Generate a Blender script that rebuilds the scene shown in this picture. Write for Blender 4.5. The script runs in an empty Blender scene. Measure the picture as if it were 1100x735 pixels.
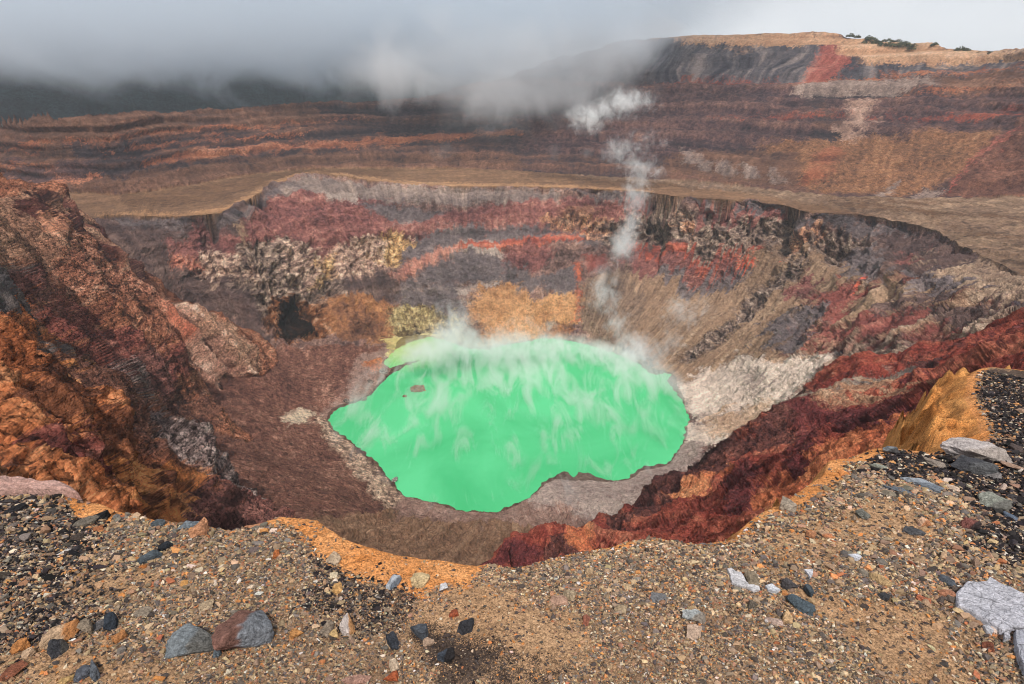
import bpy, bmesh, math, random, time
import numpy as np
from mathutils import Vector
T00 = time.time()
QUICK = False
# ------------------------------------------------------------------ camera, sky, sun, exposure
H = 180.0                       # the eye is 180 m above the lake
FPX = 611.0                     # focal length in photo pixels (photo 1100 x 735)
PITCH = math.radians(24.4)
CP, SP = math.cos(PITCH), math.sin(PITCH)
scene = bpy.context.scene
cam_d = bpy.data.cameras.new("camera")
cam = bpy.data.objects.new("camera", cam_d)
scene.collection.objects.link(cam)
cam_d.sensor_width = 36.0
cam_d.lens = 36.0 * FPX / 1100.0
cam_d.clip_start = 0.05
cam_d.clip_end = 30000.0
cam.location = (0, 0, H)
cam.rotation_euler = (math.radians(90) - PITCH, 0, 0)
scene.camera = cam

SUN_EL, SUN_AZ = math.radians(56), math.radians(172)    # azimuth measured from +Y towards +X
world = bpy.data.worlds.new("World")
scene.world = world
world.use_nodes = True
wn, wl = world.node_tree.nodes, world.node_tree.links
wn.clear()
w_out = wn.new("ShaderNodeOutputWorld")
w_bg = wn.new("ShaderNodeBackground")
w_bg.inputs["Strength"].default_value = 0.092
w_sky = wn.new("ShaderNodeTexSky")
w_sky.sky_type = 'NISHITA'
w_sky.sun_disc = False
w_sky.sun_elevation = SUN_EL
w_sky.sun_rotation = SUN_AZ
w_tc = wn.new("ShaderNodeTexCoord")
w_map = wn.new("ShaderNodeMapping")
w_map.inputs["Scale"].default_value = (1.0, 1.0, 2.5)
w_noise = wn.new("ShaderNodeTexNoise")
w_noise.inputs["Scale"].default_value = 2.2
w_noise.inputs["Detail"].default_value = 6
w_noise.inputs["Roughness"].default_value = 0.5
w_ramp = wn.new("ShaderNodeValToRGB")
w_ramp.color_ramp.elements[0].position = 0.30
w_ramp.color_ramp.elements[0].color = (6.9, 7.3, 7.9, 1)
w_ramp.color_ramp.elements[1].position = 0.68
w_ramp.color_ramp.elements[1].color = (9.6, 9.7, 9.9, 1)
w_mix = wn.new("ShaderNodeMixRGB")
w_mix.inputs["Fac"].default_value = 0.9        # thin overcast over most of the sky
wl.new(w_tc.outputs["Generated"], w_map.inputs["Vector"])
wl.new(w_map.outputs[0], w_noise.inputs["Vector"])
wl.new(w_noise.outputs["Fac"], w_ramp.inputs["Fac"])
wl.new(w_sky.outputs[0], w_mix.inputs[1])
wl.new(w_ramp.outputs[0], w_mix.inputs[2])
wl.new(w_mix.outputs[0], w_bg.inputs["Color"])
wl.new(w_bg.outputs[0], w_out.inputs["Surface"])

sun_d = bpy.data.lights.new("sun", 'SUN')
sun = bpy.data.objects.new("sun", sun_d)
scene.collection.objects.link(sun)
sun_d.energy = 3.8
sun_d.angle = math.radians(1.0)
sun_d.color = (1.0, 0.95, 0.88)
sdir = Vector((math.sin(SUN_AZ) * math.cos(SUN_EL), math.cos(SUN_AZ) * math.cos(SUN_EL), math.sin(SUN_EL)))
sun.rotation_euler = sdir.to_track_quat('Z', 'Y').to_euler()

scene.view_settings.view_transform = 'Standard'
scene.view_settings.look = 'None'
scene.view_settings.gamma = 1.0
scene.view_settings.exposure = 0.12
scene.view_settings.use_curve_mapping = False
scene.render.engine = 'CYCLES'
cy = scene.cycles
cy.use_denoising = True
cy.max_bounces = 8
cy.diffuse_bounces = 2
cy.glossy_bounces = 2
cy.transmission_bounces = 2
cy.volume_bounces = 5
cy.pixel_filter_type = 'BLACKMAN_HARRIS'
cy.filter_width = 1.05
cy.use_adaptive_sampling = True
cy.adaptive_threshold = 0.02

# ------------------------------------------------------------------ small helpers
def ray(px, py):
    dx = (np.asarray(px, float) - 550.0) / FPX
    dy = (367.5 - np.asarray(py, float)) / FPX
    return dx, CP + dy * SP, -SP + dy * CP

def at_z(px, py, z):
    x, y, w = ray(px, py)
    t = (z - H) / w
    return x * t, y * t, z

def at_r(px, py, r):
    x, y, w = ray(px, py)
    t = r / math.hypot(x, y)
    return x * t, y * t, H + w * t

def srgb(c):
    c = np.asarray(c, float) / 255.0
    return np.where(c <= 0.04045, c / 12.92, ((c + 0.055) / 1.055) ** 2.4)

rng = np.random.default_rng(7)
_perm = rng.permutation(256)
_perm = np.concatenate([_perm, _perm, _perm]).astype(np.int32)
_g3 = rng.normal(size=(256, 3)); _g3 /= np.linalg.norm(_g3, axis=1)[:, None]
_g3 = _g3.astype(np.float32)

def perlin3(x, y, z):
    x = np.asarray(x, np.float64); y = np.asarray(y, np.float64); z = np.asarray(z, np.float64)
    xi = np.floor(x).astype(np.int32); yi = np.floor(y).astype(np.int32); zi = np.floor(z).astype(np.int32)
    xf = (x - xi).astype(np.float32); yf = (y - yi).astype(np.float32); zf = (z - zi).astype(np.float32)
    u = xf * xf * xf * (xf * (xf * 6 - 15) + 10)
    v = yf * yf * yf * (yf * (yf * 6 - 15) + 10)
    w = zf * zf * zf * (zf * (zf * 6 - 15) + 10)
    xi &= 255; yi &= 255; zi &= 255
    def corner(a, b, c):
        h = _perm[_perm[_perm[(xi + a) & 255] + ((yi + b) & 255)] + ((zi + c) & 255)]
        g = _g3[h]
        return g[..., 0] * (xf - a) + g[..., 1] * (yf - b) + g[..., 2] * (zf - c)
    x00 = corner(0, 0, 0); x00 += u * (corner(1, 0, 0) - x00)
    x10 = corner(0, 1, 0); x10 += u * (corner(1, 1, 0) - x10)
    x01 = corner(0, 0, 1); x01 += u * (corner(1, 0, 1) - x01)
    x11 = corner(0, 1, 1); x11 += u * (corner(1, 1, 1) - x11)
    y0 = x00 + v * (x10 - x00); y1 = x01 + v * (x11 - x01)
    return (y0 + w * (y1 - y0)) * 1.5

def fbm3(x, y, z, octs, gain=0.5, ridged=False):
    s = 0; a = 1.0; tot = 0
    for k in range(octs):
        f = 2.0 ** k
        n = perlin3(x * f + 17.3 * k, y * f - 9.1 * k, z * f + 4.7 * k)
        if ridged: n = 1.0 - 2.0 * np.abs(n)
        s = s + n * a; tot += a; a *= gain
    return s / tot

def grid_noise(shape, cell, seed, octs=4, gain=0.55):
    """value noise over an index grid"""
    r = np.random.default_rng(seed); out = np.zeros(shape, np.float32); a = 1.0; tot = 0
    for k in range(octs):
        c = max(1.5, cell / 2 ** k)
        h, w = int(shape[0] / c) + 3, int(shape[1] / c) + 3
        g = r.uniform(-1, 1, (h, w)).astype(np.float32)
        yy = np.arange(shape[0]) / c; xx = np.arange(shape[1]) / c
        y0 = yy.astype(int); x0 = xx.astype(int)
        fy = (yy - y0); fx = (xx - x0); fy = (fy * fy * (3 - 2 * fy))[:, None]; fx = (fx * fx * (3 - 2 * fx))[None]
        A = g[y0][:, x0]; B = g[y0][:, x0 + 1]; C = g[y0 + 1][:, x0]; D = g[y0 + 1][:, x0 + 1]
        out += a * ((A * (1 - fx) + B * fx) * (1 - fy) + (C * (1 - fx) + D * fx) * fy)
        tot += a; a *= gain
    return out / tot

def tps_fit(P, v, lam=1e-6):
    P = np.asarray(P, float); n = len(P)
    d2 = ((P[:, None] - P[None]) ** 2).sum(-1)
    K = np.where(d2 > 0, 0.5 * d2 * np.log(np.maximum(d2, 1e-18)), 0) + lam * np.eye(n)
    A = np.zeros((n + 3, n + 3)); A[:n, :n] = K
    A[:n, n] = 1; A[:n, n + 1:] = P; A[n, :n] = 1; A[n + 1:, :n] = P.T
    b = np.zeros(n + 3); b[:n] = v
    return P, np.linalg.solve(A, b)

def tps_eval(fit, X):
    P, c = fit; n = len(P); out = np.empty(len(X))
    for i in range(0, len(X), 60000):
        x = X[i:i + 60000]
        d2 = ((x[:, None] - P[None]) ** 2).sum(-1)
        out[i:i + 60000] = (0.5 * d2 * np.log(np.maximum(d2, 1e-18))) @ c[:n] + c[n] + x @ c[n + 1:]
    return out

def new_mesh(name, verts, faces, mat=None, cols=None, smooth=True, parent=None):
    """verts (n,3), faces (m,k) arrays of one k"""
    me = bpy.data.meshes.new(name)
    verts = np.asarray(verts, np.float32); faces = np.asarray(faces, np.int32)
    k = faces.shape[1]
    me.vertices.add(len(verts)); me.vertices.foreach_set("co", verts.ravel())
    me.loops.add(faces.size); me.loops.foreach_set("vertex_index", faces.ravel())
    me.polygons.add(len(faces))
    me.polygons.foreach_set("loop_start", np.arange(0, faces.size, k, dtype=np.int32))
    me.polygons.foreach_set("loop_total", np.full(len(faces), k, np.int32))
    me.polygons.foreach_set("use_smooth", np.full(len(faces), smooth))
    if cols is not None:
        ca = me.color_attributes.new("rock", 'FLOAT_COLOR', 'POINT')
        c4 = np.ones((len(verts), 4), np.float32); c4[:, :cols.shape[1]] = cols
        ca.data.foreach_set("color", c4.ravel())
    me.update(calc_edges=True)
    ob = bpy.data.objects.new(name, me)
    scene.collection.objects.link(ob)
    if mat: me.materials.append(mat)
    if parent: ob.parent = parent
    return ob

def tag(o, label=None, cat=None, group=None, kind=None):
    if label: o["label"] = label
    if cat: o["category"] = cat
    if group: o["group"] = group
    if kind: o["kind"] = kind
    return o
print('T helpers', time.time() - T00)

# ------------------------------------------------------------------ the shape of the crater
# lake outline, corner points seen from the rim (photo pixels), z = 0
SHORE = [(353,452),(357,444),(366,438),(380,433),(392,429),(401,421),(409,413),(417,405),(424,400),(436,393),
 (452,387),(440,389),(426,393),(418,396),(412,390),(418,382),(428,374),(445,366),(463,362),(480,366),(500,374),(523,376),(540,371),(553,369),(568,367),
 (580,364),(594,364),(607,366),(620,368),(634,371),(658,379),(673,384),(688,392),(696,400),(704,403),(713,401),(721,402),(716,410),
 (722,416),(727,424),(733,431),(740,452),(736,462),(735,472),(728,484),(721,493),(717,498),(706,499),(690,502),(684,505),
 (676,513),(666,516),(652,515),(641,513),(630,508),(622,509),(617,513),(610,507),(604,508),(594,513),(584,518),(578,526),
 (572,530),(569,536),(558,539),(547,545),(536,549),(523,551),(510,549),(500,550),(490,547),(479,543),(470,540),(462,539),
 (450,536),(437,534),(428,526),(420,517),(413,508),(405,497),(397,491),(388,483),(377,474),(366,466),(357,460)]
LIP = [(60,240),(110,232),(140,231),(168,233),(200,232),(235,229),(266,215),(283,204),(303,195),(320,190),(337,187),(370,189),(400,194),(432,198),
 (500,200),(560,200),(600,201),(640,203),(685,205),(735,212),(790,215),(841,220),(865,227),(890,229),(918,230),(950,234),(985,241),(1010,250),(1040,268),(1075,285),(1110,300)]
LIPZ = np.interp([p[0] for p in LIP], [60,235,290,337,380,450,700,1110], [100,98,103,109,104,97,98,104])
BASE = [(-40,196),(0,200),(60,207),(120,210),(160,206),(200,200),(260,189),(330,182),(400,181),(480,181),(550,183),(620,187),(680,191),(760,196),(840,205),(900,211),(980,213),(1050,212),(1140,212)]
CREST = [(-60,121,480),(0,119,520),(65,118,560),(130,118,600),(200,117,660),(300,112,720),(370,108,760),(450,103,790),(530,86,820),(600,62,840),(680,41,850),(735,37,850),
 (780,37,850),(825,34,845),(875,34,840),(900,36,840),(930,40,835),(960,44,825),(979,47,815),(999,46,800),(1053,56,770),(1083,54,750),(1100,51,735),(1150,50,690)]

def pol(p):
    return (math.atan2(p[0], p[1]), math.log(math.hypot(p[0], p[1])))

TH_MAX = math.radians(78)
gth = np.linspace(-TH_MAX, TH_MAX, 520)
glr = np.linspace(math.log(15.0), math.log(1300.0), 900)
GT, GL = np.meshgrid(gth, glr, indexing='ij')
GX = np.stack([GT.ravel(), GL.ravel()], 1)

class Field:
    def __init__(s, grid): s.g = grid.astype(np.float64)
    def __call__(s, th, lr):
        u = np.clip((np.asarray(th) - gth[0]) / (gth[1] - gth[0]), 0, len(gth) - 1.001)
        v = np.clip((np.asarray(lr) - glr[0]) / (glr[1] - glr[0]), 0, len(glr) - 1.001)
        i = u.astype(int); j = v.astype(int); a = u - i; b = v - j; g = s.g
        return (g[i, j] * (1 - b) + g[i, j + 1] * b) * (1 - a) + (g[i + 1, j] * (1 - b) + g[i + 1, j + 1] * b) * a
    def cast(s, px, py):
        x, y, w = ray(px, py); th = math.atan2(x, y); q = w / math.hypot(x, y)
        z = s(np.full(len(glr), th), glr); d = z - (H + q * np.exp(glr))
        k = np.argmax(d >= 0) if (d >= 0).any() else int(np.argmax(d))
        if k == 0: return th, glr[0]
        f = d[k - 1] / (d[k - 1] - d[k]) if d[k] >= 0 and d[k] != d[k - 1] else 1
        return th, glr[k - 1] + f * (glr[k] - glr[k - 1])

def tps_field(pts, lam=1e-6):
    P = [pol(p) for p in pts]; v = [p[2] for p in pts]
    return tps_eval(tps_fit(P, v, lam), GX).reshape(GT.shape)

# terrace and the foot of the outer wall
base3 = [at_z(x, y, 98 + 5 * abs(x - 500) / 600) for x, y in BASE]
lip3 = [at_z(x, y, z) for (x, y), z in zip(LIP, LIPZ)]
bth = np.array([pol(p)[0] for p in base3]); blr = np.array([pol(p)[1] for p in base3])
lth = np.array([pol(p)[0] for p in lip3]); llr = np.array([pol(p)[1] for p in lip3])
base_lr = np.interp(GT, bth, blr); lip_lr = np.interp(GT, lth, llr)
Tf = tps_field(base3 + lip3[::1] + [at_z(560,190,96.5), at_z(230,205,97), at_z(120,220,98), at_z(320,186,101), at_z(1000,225,103)], 1e-4)
Tf_lip = Tf.copy()
# below the lip hold the terrace height
Tfield0 = Field(Tf)
Tf = np.where(GL < lip_lr - 0.10, Tfield0(GT, lip_lr - 0.10), Tf)
Tf = np.where(GL > base_lr + 0.05, Tfield0(GT, base_lr + 0.05), Tf)

# outer wall
Opts = []
for x, y, r in CREST:
    Opts.append(at_r(x, y, r))
crest_th = np.array([pol(p)[0] for p in Opts]); crest_lr = np.array([pol(p)[1] for p in Opts])
cr_lr = np.interp(GT, crest_th, crest_lr)
crest_z = np.interp(GT, crest_th, [p[2] for p in Opts])
bz = Tfield0(GT, base_lr)
rr = np.exp(GL); rb = np.exp(base_lr); rc = np.exp(cr_lr)
f = (rr - rb) / np.maximum(rc - rb, 30)
fc = np.clip(f, 0, 1)
prof = np.where(f < 0, f * 1.1, 0.45 * fc ** 1.7 + 0.55 * fc)
Of = bz + (crest_z - bz) * prof
Of = np.where(f > 1, crest_z + np.minimum(0, -(rr - rc) * 0.33), Of)
Of = np.where(f < 0, bz + f * 600, Of)

# inner bowl
Wp = []
sh = [at_z(x, y, 0.0) for x, y in SHORE]
Wp += sh[::2]
for x, y in [(440,470),(500,500),(560,480),(620,450),(680,450),(600,400),(520,420),(470,440),(540,530),(660,480),(400,455)]:
    Wp.append(at_z(x, y, -6.0))
Wp += [(p[0], p[1], z) for p, z in zip(lip3, LIPZ)]
for x, y, z in [(560,340,12),(600,340,14),(520,345,12),(480,335,14),(640,345,14),(690,360,12),(720,385,6),(740,370,16),(760,340,30),
  (580,305,32),(520,290,38),(640,310,30),(700,310,32),(760,300,42),(450,300,34),(420,320,22),(400,340,14),(385,370,10),(400,395,4),
  (580,255,62),(500,245,68),(650,255,60),(720,262,60),(450,240,72),(400,250,70),(350,260,66),(350,300,44),(330,330,34),(300,310,50),(290,345,32),
  (320,358,22),(350,350,20),(270,290,64),(230,270,72),(200,255,80),(330,225,90),(280,245,78),(240,250,80),(170,250,84),(150,240,92),(190,290,66),(220,320,46),(250,350,30),
  (780,260,66),(840,265,72),(880,270,78),(930,280,88),(980,290,95),(1030,300,102),(820,300,52),(870,310,60),(930,320,75),(980,330,88),(1040,320,104),(1090,330,115),(1100,300,112),
  (780,400,16),(760,430,9),(775,465,11),(800,445,20),(820,400,34),(830,360,44),(860,400,45),(900,360,62),(950,360,82),(1000,350,98),(1060,345,112),
  (745,480,6),(740,505,10),(700,520,8),(660,535,7),(620,545,10),(640,560,18),(590,560,14),(560,570,18),(530,580,26),(510,600,40),
  (470,560,9),(440,565,20),(440,590,38),(400,550,22),(380,570,40),(350,560,48),(350,500,8),(380,510,9),(340,450,3.5),(320,420,6),(370,420,3),(300,400,14),(280,400,20),(260,420,24),(350,395,5),
  (300,450,16),(250,440,28),(320,500,18),(250,500,40),(290,540,50),(330,540,38),(320,380,12)]:
    Wp.append(at_z(x, y, z))
for az in range(-75, 80, 10):                                 # the slope under the near rim
    a = math.radians(az)
    for r, z in [(15, 158), (30, 138), (60, 112)]:
        Wp.append((r * math.sin(a), r * math.cos(a), z))
for az, r, z in [(-70,110,110),(-70,200,120),(-60,120,95),(-50,120,85),(-40,120,80),(-25,105,75),(-10,100,75),(5,100,72),(20,100,75),(35,110,82),(50,120,95),(65,140,110),(75,180,120),(-60,250,110),(-70,350,110),
                 (70,280,120),(60,330,112),(-50,200,70),(-48,300,80),(-44,380,90),(-55,400,100),(50,180,95),(40,190,75)]:
    a = math.radians(az); Wp.append((r * math.sin(a), r * math.cos(a), z))
LIPZG = np.interp(GT, lth, LIPZ)
Wf = tps_field(Wp, 1e-4)
Wf = np.where(GL > lip_lr, np.maximum(Wf, LIPZG + (np.exp(GL) - np.exp(lip_lr)) * 1.2), Wf)   # the face goes on rising through the lip

# the left cliff
Lp = [at_r(*a) for a in [(0,207,300),(30,212,320),(60,222,350),(100,234,385),(-60,196,260),
 (168,299,372),(208,326,368),(256,343,366),(272,372,355),(278,398,341),(130,262,385),
 (0,300,170),(0,400,98),(0,470,60),(0,520,40),(60,530,42),(100,500,75),(120,540,62),(160,555,80),(200,530,118),(100,400,170),(200,400,290),(150,350,280),(50,450,100),(50,350,180),(50,280,270),
 (150,450,190),(230,500,172),(250,545,155),(300,560,150),(240,460,262),(205,466,262),(233,430,285),(235,400,318),(200,360,335),(250,380,338),(180,500,140),(0,250,235),(100,300,300),(100,350,240)]]
for x, y, z in [(300,410,6),(260,440,6),(230,470,6),(290,530,15),(330,556,15),(300,470,0),(340,480,-5),(300,370,-5),(290,340,0),(240,310,25),(200,280,45),(160,250,60)]:
    Lp.append(at_z(x, y, z))
for az, r, z in [(-75,15,150),(-60,15,150),(-45,15,148),(-30,15,140),(-15,15,130),(-75,60,160),(-75,150,155),(-75,300,150),(-60,300,145),(-20,60,60),(-12,120,-10),(-10,200,-40),(-5,300,-40),(-15,330,-20),(-15,420,-20),(-30,450,0),(-50,500,0),(-65,450,60),(-58,60,152),(-65,120,150)]:
    a = math.radians(az); Lp.append((r * math.sin(a), r * math.cos(a), z))
Lf = tps_field(Lp, 1e-4)
Lf = np.where(GT > math.radians(-8), -300, Lf)

# the red spur on the right
Rc = [(511,612,112),(528,598,118),(553,581,122),(580,574,125),(600,573,126),(614,561,128),(634,552,130),(656,551,132),(668,542,135),(688,534,138),(705,527,140),(711,516,143),(735,504,146),(764,488,155),(797,463,166),(831,451,176),(848,428,186),
      (875,414,200),(920,404,200),(960,393,194),(1000,380,190),(1029,370,188),(1060,356,195),(1083,349,200),(1100,343,205),(1160,325,205)]
Rp = []
for x, y, r in Rc[::1]:
    p = at_r(x, y, r); Rp.append(p)
    k = (r + 25) / r; Rp.append((p[0] * k, p[1] * k, p[2] - 38))
    k = (r + 60) / r; Rp.append((p[0] * k, p[1] * k, p[2] - 90))
Rp += [at_r(*a) for a in [(1100,370,130),(1060,390,110),(1000,420,92),(950,450,90),(900,490,76),(850,520,68),(780,560,64),(700,565,88),(620,590,95),(560,604,100),(900,440,135),(840,480,125),(780,520,112),(720,545,112),(660,570,112),(980,400,155)]]
for az, r, z in [(20,15,150),(35,15,158),(50,15,160),(65,15,160),(78,15,160),(0,60,70),(-8,90,30),(-10,130,0),(20,40,135),(35,40,150),(50,40,158),(65,60,158),(75,120,150),(70,250,120),(60,300,60),(-20,60,0),(20,260,-80),(0,260,-80)]:
    a = math.radians(az); Rp.append((r * math.sin(a), r * math.cos(a), z))
Rf = tps_field(Rp, 1e-4)
Rf = np.where(GT < math.radians(-9), -300, Rf)

FW, FT, FO, FL, FR = Field(Wf), Field(Tf), Field(Of), Field(Lf), Field(Rf)
FIELDS = {'W': FW, 'T': FT, 'O': FO, 'L': FL, 'R': FR}
def composite(th, lr):
    w, t, o, l, r = (F(th, lr) for F in (FW, FT, FO, FL, FR))
    far = lr > np.interp(th, lth, llr)
    z = np.where(far, t, w); lay = np.where(far, 1, 0)
    m = o > z; z = np.where(m, o, z); lay = np.where(m, 2, lay)
    m = l > z; z = np.where(m, l, z); lay = np.where(m, 3, lay)
    m = r > z; z = np.where(m, r, z); lay = np.where(m, 4, lay)
    return z, lay
print('T fields', time.time() - T00)

# adaptive log-polar mesh: one column per azimuth, rows spread by how large the ground looks
NC, NR = (700, 560) if QUICK else (1380, 1500)
LR0, LR1 = math.log(16.0), math.log(1250.0)
def make_columns(n):
    d = math.radians
    a = np.linspace(-1, 1, n)
    core = np.linspace(d(-49), d(49), int(n * 0.88)); side = (n - len(core)) // 2
    l = np.linspace(d(-77), d(-49), side, endpoint=False); r = np.linspace(d(77), d(49), n - len(core) - side, endpoint=False)[::-1]
    return np.concatenate([l, core, r])
cth = make_columns(NC); NC = len(cth)
flr = np.linspace(LR0, LR1, 1600)
CT, CL = np.meshgrid(cth, flr, indexing='ij')
cz, _lay = composite(CT, CL)
q = np.arctan((cz - H) / np.exp(CL))
vis = np.maximum.accumulate(q, axis=1)
seen = q >= vis - 0.004
dq = np.abs(np.diff(q, axis=1)); dl = np.diff(CL, axis=1)
wgt = np.where(seen[:, 1:], dq, dq * np.where(_lay[:, 1:] == 3, 1.0, .25)) + dl * np.where((_lay[:, 1:] == 3), .16, .012)
# the mean spacing of neighbouring columns keeps quads regular
ker = np.exp(-np.linspace(-2, 2, 25) ** 2); ker /= ker.sum()
wgt = np.apply_along_axis(lambda c: np.convolve(np.pad(c, 12, mode='edge'), ker, 'valid'), 0, wgt)
cum = np.concatenate([np.zeros((NC, 1)), np.cumsum(wgt, axis=1)], axis=1)
cum /= cum[:, -1:]
tt = np.linspace(0, 1, NR)
MLR = np.stack([np.interp(tt, cum[i], flr) for i in range(NC)])        # (NC, NR) ln r of each vertex
MTH = np.repeat(cth[:, None], NR, 1)
def to_index(th, lr):
    i = np.interp(th, cth, np.arange(NC)); ii = int(round(i))
    return i, float(np.interp(lr, MLR[min(ii, NC - 1)], np.arange(NR)))
MZ, LAY = composite(MTH, MLR)
MX = np.exp(MLR) * np.sin(MTH); MY = np.exp(MLR) * np.cos(MTH)
MRr = np.exp(MLR)
print('T mesh base', time.time() - T00, NC, NR)
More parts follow.
